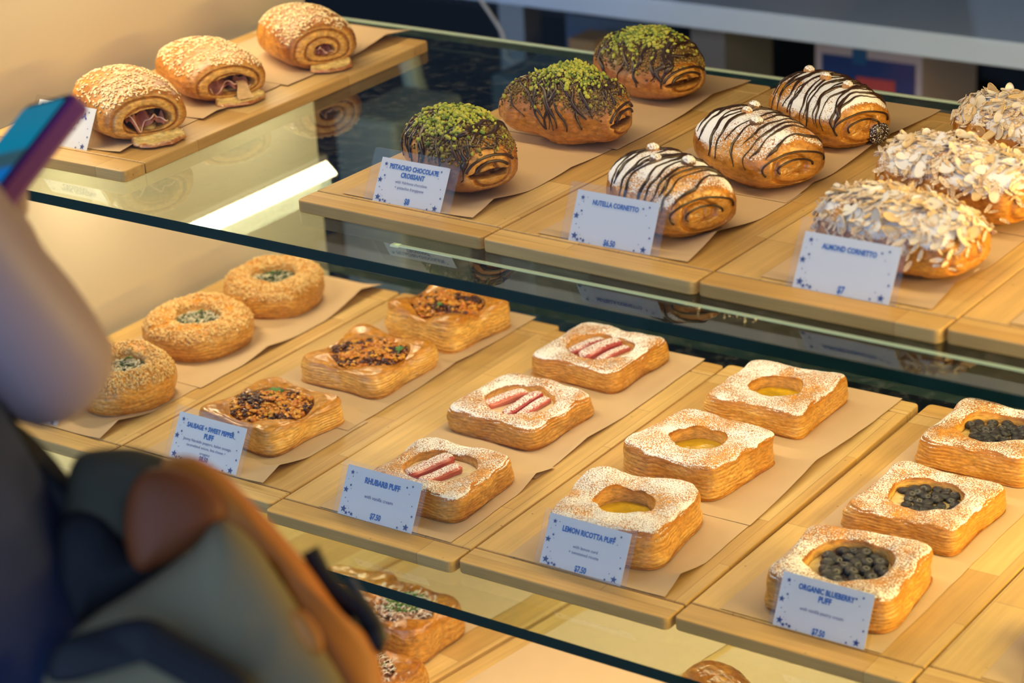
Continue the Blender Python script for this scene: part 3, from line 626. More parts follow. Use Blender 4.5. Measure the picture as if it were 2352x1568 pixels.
# --- sausage and pepper puffs
LEAF = ico(2)
def herb(parent, loc, size, seed, rz=0.0):
    t = np.linspace(0, 1, 14); w = np.linspace(-1, 1, 9)
    Tt, Ww = np.meshgrid(t, w, indexing='ij'); wd = np.sin(np.pi * Tt ** 0.8) * (0.42 + 0.10 * np.cos(Tt * 22))
    X = Tt - 0.5; Y = Ww * wd; Z = 0.25 * np.sin(Tt * 3 + seed) + 0.18 * np.abs(Ww) - 0.12 * Tt
    V = np.stack([X, Y, Z], -1).reshape(-1, 3) * size
    c = mix((0.07, 0.22, 0.035), (0.16, 0.36, 0.10), np.clip(np.abs(Ww).ravel(), 0, 1))
    o = mesh('herb_leaf', V, grid_faces(9, 14, False), M['crumb'], parent, col=c, loc=loc); o.rotation_euler = (0.3, -0.2, rz); return o
def sausage_puff(label, cx, cy_, rz, seed, n=6.0, a=0.054, leaf=(0, 0, 0), h=0.036, corner=0.007, squash=1.0):
    rng = np.random.RandomState(seed); root = thing('sausage_puff', label, 'pastry', (cx, cy_, ZL + 0.0016), rz, 'sausage and pepper puffs')
    S = puff_shell(root, a=a, h=h, hole=0.0435, n=n, seed=seed, corner=corner, dusting=0, depth=0.42, hole_e=1.05, mat='glazed', tone=-0.38, layers=8, side_pale=1.2, crest=1.03, squash=squash, lam=0.0006, ear=1.8)
    z0, inn = filling_disc('pepper_filling', root, S, (0.62, 0.24, 0.015), (0.30, 0.07, 0.012), lift=0.7, seed=seed, amp=0.007, freq=95, fill=0.98, dome=0.006, squash=squash)
    k = 900; r = 0.0425 * np.sqrt(rng.rand(k)); t = rng.rand(k) * 6.283; X = r * np.cos(t); Y = r * np.sin(t) * 0.95 * squash
    cl = fbm(np.stack([X * 55 + seed, Y * 55, X * 0], -1), 2)
    Z = z0 + 0.003 + 0.006 * (1 - (r / 0.043) ** 2) + 0.006 * fbm(np.stack([X * 95 + seed, Y * 95, X * 0 + seed], -1), 3) + 0.0035 * rng.rand(k)
    sz = (0.0011 + 0.0024 * rng.rand(k) ** 2)[:, None] * np.array([1.2, 1.0, 0.8])
    cols = np.where((cl[:, None] + 0.25 * rng.randn(k, 1)) > 0.20, mix((0.13, 0.03, 0.012), (0.035, 0.012, 0.012), rng.rand(k)), mix((0.82, 0.40, 0.03), (0.62, 0.17, 0.015), rng.rand(k)))
    o = scatter('sausage_crumble', ICO1, np.stack([X, Y, Z], -1), np.tile([0, 0, 1.0], (k, 1)), sz, M['wet'], root, rng, cols=cols, jit=0.22, tilt=0.8); tag(o, kind='stuff')
    if leaf[2]: herb(root, (leaf[0], leaf[1], z0 + 0.012), leaf[2], seed, 0.5)
    return root
sausage_puff('sausage and pepper puff right behind its price card, leaf on top', -0.122, 0.086, -0.10, 41, leaf=(-0.016, 0.022, 0.020), n=7.0, corner=0.006)
sausage_puff('sausage and pepper puff with tall corners, middle of its row', -0.114, 0.238, -0.02, 42, leaf=(0.028, 0.016, 0.016), corner=0.010, n=7.0)
sausage_puff('sausage and pepper puff partly behind the shelf edge, hindmost of its row', -0.122, 0.392, -0.12, 43, leaf=(0.005, -0.02, 0.012), h=0.042, corner=0.008)

# --- round cheese crusted buns
CRUMBT = ICO1
def round_bun(label, cx, cy_, seed, a, greens=0.5):
    rng = np.random.RandomState(seed); root = thing('round_bun', label, 'pastry', (cx, cy_, ZL + 0.0016), 0.3 * seed, 'round cheese crusted buns')
    S = puff_shell(root, a=a, h=0.037, hole=0.030, n=2.1, seed=seed, dusting=0, depth=0.45, hole_e=1.1, tone=-0.35, layers=9, side_pale=0.5, crest=1.12, round_=True, lam=0.00025)
    z0, inn = filling_disc('creamy_filling', root, S, (0.10, 0.13, 0.045), (0.72, 0.66, 0.45), mat='crumb', lift=0.45, seed=seed, amp=0.003, freq=120, fill=0.98)
    P, N_, T = S['P'].reshape(-1, 3), S['N'].reshape(-1, 3), S['T'].ravel()
    w = sstep(4.6, 6.2, T) * (1 - sstep(9.9, 10.3, T)) * (0.6 + 0.8 * (fbm(P * 60 + seed, 2) > -0.2)); w *= np.hypot(P[:, 0], P[:, 1]); w /= w.sum()
    k = 3400; idx = rng.choice(len(P), k, p=w); Nn = N_[idx]; Nn = Nn * np.sign(Nn[:, 2:3] + 1e-6)
    sz = (0.0007 + 0.0010 * rng.rand(k))[:, None] * np.array([1.5, 0.9, 0.8])
    cols = mix((0.82, 0.60, 0.28), (0.66, 0.34, 0.09), rng.rand(k) ** 1.5)
    o = scatter('cheese_crumb', ICO1, P[idx] + Nn * 0.0003 + 0.0004 * rng.randn(k, 3), Nn, sz, M['crumb'], root, rng, cols=cols, jit=0.25, tilt=0.8); tag(o, kind='stuff')
    # grated cheese shreds and greens
    paths = []
    for q in range(150):
        r = 0.027 * math.sqrt(rng.rand()); t = rng.rand() * 6.283; a0 = rng.rand() * 6.283; L = 0.004 + 0.005 * rng.rand(); s_ = np.linspace(-0.5, 0.5, 6)
        x = r * math.cos(t) + s_ * L * math.cos(a0); y = r * math.sin(t) + s_ * L * math.sin(a0) + 0.0015 * np.sin(s_ * 6); z = z0 + 0.0028 + 0.002 * rng.rand() + 0.0008 * np.cos(s_ * 7)
        paths.append(np.stack([x, y, z], -1))
    o = tubes('grated_cheese', paths, 0.00042, M['crumb'], root, 5, col=(0.86, 0.78, 0.60)); tag(o, kind='stuff')
    k = int(230 * greens); r = 0.027 * np.sqrt(rng.rand(k)); t = rng.rand(k) * 6.283
    o = scatter('chopped_greens', ICO1, np.stack([r * np.cos(t), r * np.sin(t), z0 + 0.002 + 0.002 * rng.rand(k)], -1), np.tile([0, 0, 1.0], (k, 1)), (0.0010 + 0.0016 * rng.rand(k))[:, None] * np.array([1.4, 1, 0.4]), M['crumb'], root, rng, cols=mix((0.03, 0.07, 0.02), (0.07, 0.10, 0.05), rng.rand(k)), jit=0.3, tilt=1.0); tag(o, kind='stuff')
    herb(root, (0.012, -0.012, z0 + 0.006), 0.010, seed, 0.8)
    return root
round_bun('round cheese crusted bun half hidden by the arm', -0.325, 0.060, 51, 0.060, 0.4)
round_bun('round cheese crusted bun in the middle of its row', -0.343, 0.204, 52, 0.064, 0.6)
round_bun('round bun with dark green filling, hindmost of its row', -0.347, 0.345, 53, 0.060, 1.4)

# ------------------------------------------------------------------ rolled pastries
def roll_shell(parent, L=0.115, D=0.082, H=0.05, seed=0, hole=0.0, dusting=0.0, tone=0.0, turns=2.6, mat='pastry', segs=0.0, pale_end=0.7, nu=260, open_w=(0.42, 0.30), lobes=0.0, blunt=0.3, choc=0.0, seam=0.35, taper=0.0, bend=0.0):
    th = np.linspace(0, 2 * math.pi, nu, endpoint=False); c, s = np.cos(th), np.sin(th)
    # (x, scale) profile from rear pole to front pole
    K = np.array([(-0.47, 0.0), (-0.50, 0.35), (-0.475, 0.60), (-0.41, 0.80), (-0.30, 0.93), (-0.15, 1.0), (0.0, 1.01), (0.15, 0.99), (0.28, 0.94 + 0.02 * blunt), (0.385, 0.83 + 0.07 * blunt), (0.445, 0.69 + 0.11 * blunt), (0.475, 0.53 + 0.09 * blunt), (0.484, 0.36 + 0.05 * blunt), (0.485, 0.2), (0.485, 0.0)])
    seg = [6, 8, 12, 16, 18, 18, 18, 18, 16, 10, 12, 13, 12, 8]
    t = np.concatenate([np.arange(m) / m + i for i, m in enumerate(seg)] + [[len(K) - 1.0]])
    xs = catmull(t, K[:, 0]) * L; sc = np.clip(catmull(t, K[:, 1]), 0, None) * (1 - taper * (2 * xs / L) ** 2); sc[0] = sc[-1] = 0
    T = t[:, None] + 0 * th; SCL = sc[:, None] + 0 * th; X = xs[:, None] + 0 * th
    C, S_ = c[None] + 0 * T, s[None] + 0 * T
    # cross-section: rounded, flatter underneath
    ry = D / 2; rz_up = H * 0.60; rz_dn = H * 0.40
    zc = rz_dn
    Yc = ry * np.sign(C) * np.abs(C) ** 0.92; Zc = np.where(S_ >= 0, rz_up * np.abs(S_) ** 0.95, -rz_dn * np.abs(S_) ** 0.72)
    body = sstep(0.8, 3.0, T) * (1 - sstep(9.2, 10.6, T)); cap = sstep(9.6, 10.8, T); rcap = 1 - sstep(1.0, 2.6, T)
    rho = SCL
    wob = fbm(np.stack([X * 22 + seed, C * 1.2, S_ * 1.2], -1), 3)
    ph = (rho / 0.80) * turns - th[None] / (2 * math.pi) + 0.15 * wob
    sp = ph % 1.0; groove = np.exp(-((sp - 0.5) / 0.13) ** 2)
    k_ = SCL * (1 + 0.05 * wob * body)
    # wrap seams along the body: thin terraces following the roll
    tr = (X / L * 4.5 + 0.9 * th[None] / math.pi + 0.5 * wob + seed) 
    ter = (tr % 1.0); tg = np.exp(-((ter - 0.5) / 0.06) ** 2)
    tg = tg * seam; k_ = k_ * (1 - 0.030 * tg * body * (1 + segs))
    if lobes: k_ = k_ * (1 + lobes * np.cos(X / L * 2 * math.pi * 2.2 + 0.8 * C) * body)
    Y = Yc * k_; Z = zc + Zc * k_
    X = X - cap * 0.0035 * groove * sstep(0.05, 0.2, rho) + cap * 0.0012 * wob - rcap * 0.002 * groove
    hol = np.zeros_like(X)
    if hole > 0:
        q = np.sqrt((Y / (D / 2 * open_w[0])) ** 2 + ((Z - H * 0.40) / (H / 2 * open_w[1])) ** 2) + 0.12 * wob
        hol = cap * (1 - sstep(0.75, 1.05, q)); X = X - hole * hol
    Y = Y - bend * (2 * X / L) ** 2 * D * 0.5
    P = np.stack([X, Y, Z], -1)
    P[..., 2] = np.where(P[..., 2] < 0.004, 0.0004 + 0.25 * np.clip(P[..., 2] + 0.004, 0, 1), P[..., 2])
    n1 = fbm(P * 120 + seed, 3); n2 = fbm(P * 30 + seed, 3); fl = fbm(P * np.array([90, 420, 420]) + seed, 3)
    Nn = grid_normals(P); 
    if (Nn[len(t) // 2] * (P[len(t) // 2] - np.array([0, 0, H / 2]))).sum() < 0: Nn = -Nn
    P = P + Nn * (0.0007 * n1 + 0.0004 * fl)[..., None] * (1 - 0.5 * hol[..., None])
    zz_ = Z / H
    col = mix(GOLD, BROWN, np.clip(0.42 + 1.0 * n2 + 0.4 * n1 + tone + 0.2 * sstep(0.5, 1.0, zz_), 0, 1))
    col = mix(col, (0.78, 0.42, 0.10), np.clip(sstep(0.45, 0.05, zz_) * 0.5 + 0.3 * fl, 0, 1) * body * 0.7)
    col = mix(col, DEEP, tg * body * 0.45)
    capc = mix(mix(PALE, GOLD, 0.35), mix(GOLD, BROWN, 0.75), np.clip(groove * 0.8 + 0.55 * fl + 0.2 * n2 + 0.1, 0, 1))
    capc = mix(capc, mix(GOLD, BROWN, 0.3), 1 - pale_end)
    col = mix(col, capc, cap)
    col = mix(col, (0.10, 0.025, 0.012), hol * 0.9)
    if choc:
        cf = sstep(-0.35, 0.25, fbm(P * np.array([55, 22, 22]) + seed * 2, 4) + choc * (zz_ - 0.75)) * sstep(0.02, 0.32, zz_) * (1 - 0.6 * cap)
        col = mix(col, mix((0.06, 0.022, 0.010), (0.17, 0.115, 0.035), np.clip(0.5 + n1 * 1.2, 0, 1)), cf * 0.92)
    up = sstep(0.0, 0.55, Nn[..., 2]) * sstep(0.30, 0.70, zz_)
    d = dusting * up * (0.52 + 0.36 * n2) * (1 - 0.8 * cap)
    o = mesh('pastry_shell', P.reshape(-1, 3), grid_faces(nu, len(t)), M[mat], parent, col=col.reshape(-1, 3), dust=d.ravel())
    def surf(x, a_, off=0.0):
        """point and normal at length fraction x (-.5...5) and angle a_"""
        ti = np.interp(x, np.maximum.accumulate(catmull(t, K[:, 0]))[:sum(seg[:11])], np.arange(sum(seg[:11])))
        j = (np.asarray(a_) % (2 * math.pi)) / (2 * math.pi) * nu
        i0 = np.floor(ti).astype(int); j0 = np.floor(j).astype(int) % nu; fi = (ti - i0)[..., None]; fj = (j - np.floor(j))[..., None]
        i1 = np.minimum(i0 + 1, len(t) - 1); j1 = (j0 + 1) % nu
        p = (P[i0, j0] * (1 - fj) + P[i0, j1] * fj) * (1 - fi) + (P[i1, j0] * (1 - fj) + P[i1, j1] * fj) * fi
        nn = Nn[i0, j0]; return p + nn * off, nn
    fr = P.reshape(-1, 3)[(P[..., 0] > 0.15 * L).ravel()]
    def on_end(Y_, Z_, off=0.0004):
        """drop points onto the spiral end face, along the roll's axis"""
        q = np.stack([Y_, Z_], -1); d2 = ((fr[None, :, 1:] - q[:, None]) ** 2).sum(-1); near = d2 < (0.0016 ** 2); x_ = np.where(near, fr[None, :, 0], -1).max(1)
        x_ = np.where(x_ < 0, fr[d2.argmin(1), 0], x_); x_ = np.convolve(np.r_[x_[0], x_[0], x_, x_[-1], x_[-1]], np.ones(5) / 5, 'valid')
        return np.stack([x_ + off, Y_, Z_], -1)
    return dict(P=P, N=Nn, T=T, surf=surf, on_end=on_end, X=X, cap=cap, L=L, D=D, H=H, cx=K[:, 0])
def pick(S, rng, k, w):
    P = S['P'].reshape(-1, 3); Nn = S['N'].reshape(-1, 3)
    # area weight
    Pg = S['P']; du = np.linalg.norm(np.roll(Pg, -1, 1) - Pg, axis=-1); dv = np.linalg.norm(np.gradient(Pg, axis=0), axis=-1)
    w = np.clip(w, 0, None).ravel() * (du * dv).ravel(); w /= w.sum(); i = rng.choice(len(P), k, p=w); return P[i], Nn[i]

def drizzle(name, parent, S, rng, n, r=0.0009, a0=0.35, a1=2.8, slant=0.10, x0=-0.44, x1=0.44, wav=0.012, rnd=0.3):
    paths = []; rr = []
    for q in range(n):
        xb = x0 + (x1 - x0) * (q + 0.5) / n + 0.014 * rng.randn(); aa = np.linspace(a0 + rnd * 2.2 * rng.rand() ** 2, a1 - rnd * 2.2 * rng.rand() ** 2, 60)
        x = xb + (slant + 0.06 * rng.randn()) * (aa - 1.57) / 1.3 * 0.5 + wav * np.sin(aa * (2.2 + rng.rand() * 2) + rng.rand() * 6) + wav * 0.35 * np.sin(aa * 9 + rng.rand() * 6)
        x = np.clip(x, -0.47, 0.45)
        rk = r * (0.7 + 0.7 * rng.rand()); p, _ = S['surf'](x, aa, rk * 0.35); paths.append(p)
        rr.append(rk * (1 + 0.4 * np.sin(np.linspace(0, 12, 60) + q * 1.7)) * np.clip(np.minimum(np.linspace(0, 9, 60), np.linspace(9, 0, 60)), 0.35, 1))
    return tubes(name, paths, rr, M['choc'], parent, 7)

# --- ham croissants with sesame
def ham_croissant(label, u, v, rz, seed, flap=1.0, L=0.118, D=0.083, H=0.050, open_w=(0.5, 0.42)):
    rng = np.random.RandomState(seed); p = at(u, v, H * 0.5)
    root = thing('ham_croissant', label, 'pastry', (p[0], p[1], 0.0022), math.radians(rz), 'sesame topped ham croissants')
    S = roll_shell(root, L, D, H, seed, hole=0.022, tone=0.10, turns=3.2, open_w=open_w, pale_end=0.9, blunt=1.0, seam=0.1)
    P, N_ = pick(S, rng, 900, sstep(0.30, 0.75, S['N'][..., 2]) * sstep(0.4, 0.75, S['P'][..., 2] / H) * (1 - S['cap']) * (0.35 + (fbm(S['P'] * 40 + seed, 2) > -0.25)))
    k = len(P); tm = ICO1[0] * np.array([1.0, 0.55, 0.35]); o = scatter('sesame_seeds', (tm, ICO1[1]), P + N_ * 0.0005, N_, np.full((k, 3), 0.0019) * (0.85 + 0.3 * rng.rand(k, 1)), M['crumb'], root, rng, cols=mix((0.92, 0.78, 0.52), (0.85, 0.60, 0.28), rng.rand(k)), tilt=0.35); tag(o, kind='stuff')
    # folded ham inside the opening
    nu, nv = 40, 14; uu = np.linspace(-1, 1, nu); vv = np.linspace(0, 1, nv); U, Vv = np.meshgrid(uu, vv)
    Y = U * D / 2 * open_w[0] * 0.85; Z = H * 0.38 + H * 0.22 * fbm(np.stack([U * 2.6 + seed, U * 0, Vv * 0.8], -1), 2) + (Vv - 0.5) * 0.012; Xx = L * 0.475 - 0.004 - 0.012 * Vv + 0.003 * np.sin(U * 9)
    c = mix((0.50, 0.16, 0.11), (0.72, 0.34, 0.24), np.clip(0.5 + 0.9 * fbm(np.stack([U * 3, Vv * 3, U * 0], -1), 3), 0, 1))
    mesh('ham_slice', np.stack([Xx, Y, Z], -1).reshape(-1, 3), grid_faces(nu, nv, False), M['wet'], root, col=c.reshape(-1, 3))
    rim = np.stack([Xx[0] + 0.0006, Y[0], Z[0] - 0.006], -1); tubes('ham_fat', [rim + np.array([0, 0, 0.012])], 0.0008, M['wet'], root, 6, col=(0.80, 0.52, 0.40))
    # melted cheese crisp that ran out onto the paper
    if flap:
        nu, nr = 80, 22; th = np.linspace(0, 2 * math.pi, nu, endpoint=False); kk = np.linspace(0, 1, nr)[:, None]
        ro = (1 + 0.14 * fbm(np.stack([np.cos(th) * 3 + seed, np.sin(th) * 3, th * 0], -1), 3)) 
        X2 = L * 0.475 + 0.001 * flap + kk * ro * 0.017 * flap * np.cos(th); Y2 = 0.006 + kk * ro * 0.024 * np.sin(th) * (0.7 + 0.3 * flap)
        top = np.where(kk < 1, 0.0042 + 0.0012 * fbm(np.stack([X2 * 150, Y2 * 150, X2 * 0], -1), 3) + 0.012 * np.clip((L * 0.475 - X2 + 0.004) / 0.02, 0, 1), 0.0005)
        P2 = np.stack([X2, Y2, top], -1)
        c = mix((0.88, 0.66, 0.24), (0.45, 0.14, 0.03), sstep(0.86, 1.0, kk + 0 * th + 0.08 * fbm(P2 * 200, 2)))
        mesh('melted_cheese', P2.reshape(-1, 3), grid_faces(nu, nr), M['glazed'], root, col=c.reshape(-1, 3))
        # stretched cheese web
        if seed == 62:
            nu, nv = 14, 14; U, Vv = np.meshgrid(np.linspace(-1, 1, nu), np.linspace(0, 1, nv))
            Xw = L * 0.47 - 0.006 + 0.016 * Vv; Yw = 0.010 + U * (0.0035 + 0.004 * Vv) + 0.001 * np.sin(Vv * 6); Zw = H * 0.42 - (H * 0.42 - 0.005) * Vv ** 1.3 + 0.0002 * np.sin(U * 8)
            mesh('cheese_web', np.stack([Xw, Yw, Zw], -1).reshape(-1, 3), grid_faces(nu, nv, False), M['wet'], root, col=(0.80, 0.52, 0.25))
    return root
ham_croissant('sesame ham croissant behind the phone, front of its row', 300, 238, -28, 61, 1.05, L=0.122, D=0.086, H=0.056)
ham_croissant('sesame ham croissant in the middle of its row, cheese running out', 484, 162, -28, 62, 0.95, L=0.122, D=0.084, H=0.054, open_w=(0.52, 0.45))
ham_croissant('plump sesame ham croissant at the back of its row', 705, 84, -30, 63, 0.75, L=0.118, D=0.084, H=0.056, open_w=(0.26, 0.26))

# --- pistachio chocolate croissants
def pistachio_croissant(label, u, v, rz, seed, L=0.12, D=0.078, H=0.056, lobes=0.0, turns=2.4, cx0=0.0, taper=0.22, bend=0.12):
    rng = np.random.RandomState(seed); p = at(u, v, H * 0.5)
    root = thing('pistachio_croissant', label, 'pastry', (p[0], p[1], 0.0022), math.radians(rz), 'pistachio chocolate croissants')
    S = roll_shell(root, L, D, H, seed, hole=0.010, tone=0.25, turns=turns, open_w=(0.5, 0.12), pale_end=0.55, lobes=lobes, choc=1.5, blunt=0.2, taper=taper, bend=bend)
    # chocolate: broad streaks over the top
    drizzle('chocolate_drizzle', root, S, rng, 24, 0.0015, -0.15, 3.3, slant=0.3, wav=0.05, rnd=0.6)
    up = sstep(0.05, 0.7, S['N'][..., 2]); zr = S['P'][..., 2] / H
    # fine dull frangipane crumbs
    w = up * sstep(0.35, 0.7, zr) * (1 - S['cap'] * 0.8); P, N_ = pick(S, rng, 3600, w)
    k = len(P); cols = mix((0.30, 0.21, 0.05), (0.09, 0.045, 0.018), rng.rand(k))
    o = scatter('nut_crumb', ICO1, P + N_ * 0.0004, N_, (0.0005 + 0.0009 * rng.rand(k))[:, None] * np.ones(3), M['crumb'], root, rng, cols=cols, jit=0.25, tilt=1); tag(o, kind='stuff')
    # bright green pistachio pieces piled on the crest
    q = np.exp(-((S['X'] / L - cx0) / 0.20) ** 2) * np.exp(-((S['P'][..., 1] + D * 0.06) / (D * 0.24)) ** 2); w = up * q * sstep(0.6, 0.9, zr)
    P, N_ = pick(S, rng, 560, w); k = len(P)
    cols = mix((0.34, 0.40, 0.045), (0.52, 0.50, 0.09), rng.rand(k)); cols = np.where(rng.rand(k, 1) < 0.25, mix((0.20, 0.28, 0.04), (0.14, 0.19, 0.03), rng.rand(k)), cols)
    o = scatter('pistachio_pieces', ICO1, P + N_ * (0.0006 + 0.0028 * rng.rand(k) ** 1.5)[:, None], N_, (0.0010 + 0.0016 * rng.rand(k))[:, None] * np.array([1.2, 0.9, 0.75]), M['crumb'], root, rng, cols=cols, jit=0.22, tilt=1.2); tag(o, kind='stuff')
    P, N_ = pick(S, rng, 60, up * sstep(0.4, 0.8, zr)); k = len(P)
    scat = scatter('loose_pistachio', ICO1, P + N_ * 0.001, N_, (0.0012 + 0.0014 * rng.rand(k))[:, None] * np.array([1.2, 0.9, 0.75]), M['crumb'], root, rng, cols=mix((0.40, 0.40, 0.06), (0.25, 0.24, 0.05), rng.rand(k)), jit=0.22, tilt=1.2); tag(scat, kind='stuff')
    # chocolate lines over the spiral end
    paths = []
    for rr_, ya in ((0.30, 0.4), (0.20, 0.0)):
        a = np.linspace(0.5, 2.9, 30); Y = D * rr_ * np.cos(a) + 0.002; Z = H * 0.40 + H * rr_ * 0.85 * np.sin(a)
        paths.append(S['on_end'](Y - bend * D * 0.4, Z))
    tubes('end_drizzle', paths, 0.0012, M['choc'], root, 7)
    return root
pistachio_croissant('pistachio chocolate croissant at the front of its row, behind its price card', 1066, 343, -27, 71, L=0.122, D=0.080, H=0.060)
pistachio_croissant('pistachio chocolate croissant in the middle of its row', 1318, 246, 2, 72, L=0.132, D=0.080, H=0.056, lobes=0.06, cx0=0.0, taper=0.28, bend=0.35)
pistachio_croissant('dark rolled pistachio chocolate croissant at the back of its row', 1498, 148, -24, 73, L=0.122, D=0.082, H=0.058, turns=2.8, cx0=-0.05)

# --- hazelnut cornetti
def hazelnut_cornetto(label, u, v, rz, seed, nuts, L=0.12, D=0.086, H=0.052, n=14, plug=False):
    rng = np.random.RandomState(seed); p = at(u, v, H * 0.5)
    root = thing('hazelnut_cornetto', label, 'pastry', (p[0], p[1], 0.0022), math.radians(rz), 'drizzled hazelnut cornetti')
    S = roll_shell(root, L, D, H, seed, tone=0.02, turns=1.7, dusting=1.15, pale_end=0.25, seam=0.12, mat='glazed')
    drizzle('chocolate_drizzle', root, S, rng, n + 2, 0.00105, -0.05, 3.1, slant=0.20, wav=0.022)
    a = np.linspace(0.1, 3.3, 36); paths = []
    for q in (0.34, 0.19):
        paths.append(S['on_end'](D * q * np.cos(a) * (1 + 0.1 * np.sin(a * 3)), H * 0.40 + H * q * 0.85 * np.sin(a)))
    tubes('end_drizzle', paths, 0.0009, M['choc'], root, 7)
    for (x, ang, s_, t) in nuts:
        pp, nn = S['surf'](np.array([x]), np.array([ang]), 0.0008)
        V = ICO2[0] * np.array([1.0, 0.9, 0.85]) * s_; c = mix((0.55, 0.27, 0.09), (0.12, 0.05, 0.02), np.full(len(V), t))
        o = mesh('hazelnut', V, ICO2[1], M['pastry'], root, col=c, dust=0.58 * sstep(-0.3, 0.5, ICO2[0][:, 2]), loc=tuple(pp[0])); o.rotation_euler = (0.2, 0.1, rng.rand() * 3)
    if plug:
        V = ICO3[0] * (1 + 0.12 * fbm(ICO3[0] * 3, 3))[:, None] * np.array([0.006, 0.011, 0.010]); mesh('chocolate_filling', V, ICO3[1], M['wet'], root, col=np.tile([0.03, 0.015, 0.012], (len(V), 1)), dust=np.full(len(V), 0.42), loc=(L * 0.475, 0.018, 0.013))
    return root
hazelnut_cornetto('drizzled hazelnut cornetto behind the nut cornetto price card', 1542, 437, -30, 81, [(-0.28, 1.5, 0.006, 0.2), (-0.05, 1.75, 0.0062, 0.8), (0.12, 1.35, 0.0068, 0.9)], n=10)
hazelnut_cornetto('drizzled hazelnut cornetto in the middle of its row', 1744, 333, -30, 82, [(-0.22, 1.3, 0.0065, 0.8), (-0.12, 1.6, 0.0055, 0.1), (0.10, 1.75, 0.0065, 0.9)], L=0.124, D=0.086, H=0.053, n=9)
hazelnut_cornetto('drizzled hazelnut cornetto at the back with dark filling showing', 1905, 247, -30, 83, [(-0.32, 1.5, 0.0060, 0.0), (-0.02, 1.6, 0.0062, 0.15), (0.22, 1.5, 0.0062, 0.1)], L=0.124, D=0.086, H=0.051, n=14, plug=True)

# --- almond cornetti
def flake_template():
    m, k = 18, 4; th = np.linspace(0, 2 * math.pi, m, endpoint=False); r = np.linspace(0, 1, k)[:, None]
    X = r * np.cos(th) * (1 - 0.12 * np.cos(th)); Y = r * np.sin(th) * 0.58 * (1 - 0.18 * np.cos(th)); Zt = 0.10 * (X ** 2) + 0.045 * (1 - r ** 2); Zb = Zt - 0.085
    Vt = np.stack([X, Y, Zt + 0 * X], -1).reshape(-1, 3); Vb = np.stack([X, Y, Zb + 0 * X], -1).reshape(-1, 3)
    f1 = grid_faces(m, k); f2 = f1[:, ::-1] + len(Vt); j = np.arange(m); j2 = (j + 1) % m; o = (k - 1) * m
    f3 = np.stack([o + j, len(Vt) + o + j, len(Vt) + o + j2, o + j2], -1)
    return np.vstack([Vt, Vb]), np.vstack([f1, f2, f3])
FV, FF = flake_template()
FLAKES = []
def almond_cornetto(label, u, v, rz, seed, L=0.15, D=0.088, H=0.052, n=64, dustk=1.0):
    rng = np.random.RandomState(seed); p = at(u, v, H * 0.5)
    root = thing('almond_cornetto', label, 'pastry', (p[0], p[1], 0.0022), math.radians(rz), 'almond cornetti')
    S = roll_shell(root, L, D, H, seed, tone=-0.05, turns=1.6, dusting=1.25 * dustk, pale_end=0.3, lobes=0.02, seam=0.2)
    up = sstep(0.0, 0.6, S['N'][..., 2]); zr = S['P'][..., 2] / H; w = up * sstep(0.35, 0.65, zr) * (1 - 0.5 * S['cap'])
    P, N_ = pick(S, rng, n, w); x, y, z = frames(N_ + 0.35 * rng.randn(n, 3), rng)
    for i in range(n):
        if len(FLAKES) < 3:
            q = len(FLAKES); c = [(0.88, 0.70, 0.44), (0.84, 0.60, 0.30), (0.90, 0.76, 0.54)][q]
            o = mesh('almond_flake', FV * 1.0, FF, M['crumb'], root, col=np.tile(c, (len(FV), 1)), dust=np.full(len(FV), [0.47, 0.25, 0.56][q])); FLAKES.append(o.data)
        else:
            o = bpy.data.objects.new('almond_flake', FLAKES[rng.randint(3)]); COL.objects.link(o); o.parent = root
        s_ = 0.0058 + 0.0036 * rng.rand(); m = Matrix((Vector(x[i]), Vector(y[i]), Vector(z[i]))).transposed().to_4x4() @ Matrix.Scale(s_, 4); m.translation = Vector(P[i] + N_[i] * (0.0008 + 0.0035 * rng.rand())); o.matrix_local = m
    P, N_ = pick(S, rng, 460, w + 0.03 + 0.5 * sstep(-0.3, 0.2, S['N'][..., 2]) * sstep(0.25, 0.5, zr)); k = len(P)
    o = scatter('almond_bits', (FV * np.array([1, 0.6, 1]), FF), P + N_ * (0.0006 + 0.003 * rng.rand(k))[:, None], N_, (0.0030 + 0.0042 * rng.rand(k))[:, None] * np.ones(3), M['crumb'], root, rng, cols=mix((0.84, 0.66, 0.42), (0.74, 0.48, 0.22), rng.rand(k)), tilt=0.7, dust=0.45); tag(o, kind='stuff')
    return root
almond_cornetto('flaked almond cornetto at the front, behind the almond price card', 2072, 528, -14, 91, L=0.150, D=0.092, H=0.056, n=100)
almond_cornetto('sugar dusted almond cornetto in the middle of its row', 2205, 408, -14, 92, L=0.150, D=0.090, H=0.058, n=84)
almond_cornetto('brownish almond cornetto cut by the right frame edge, at the back', 2372, 310, -20, 93, L=0.150, D=0.088, H=0.058, n=70)

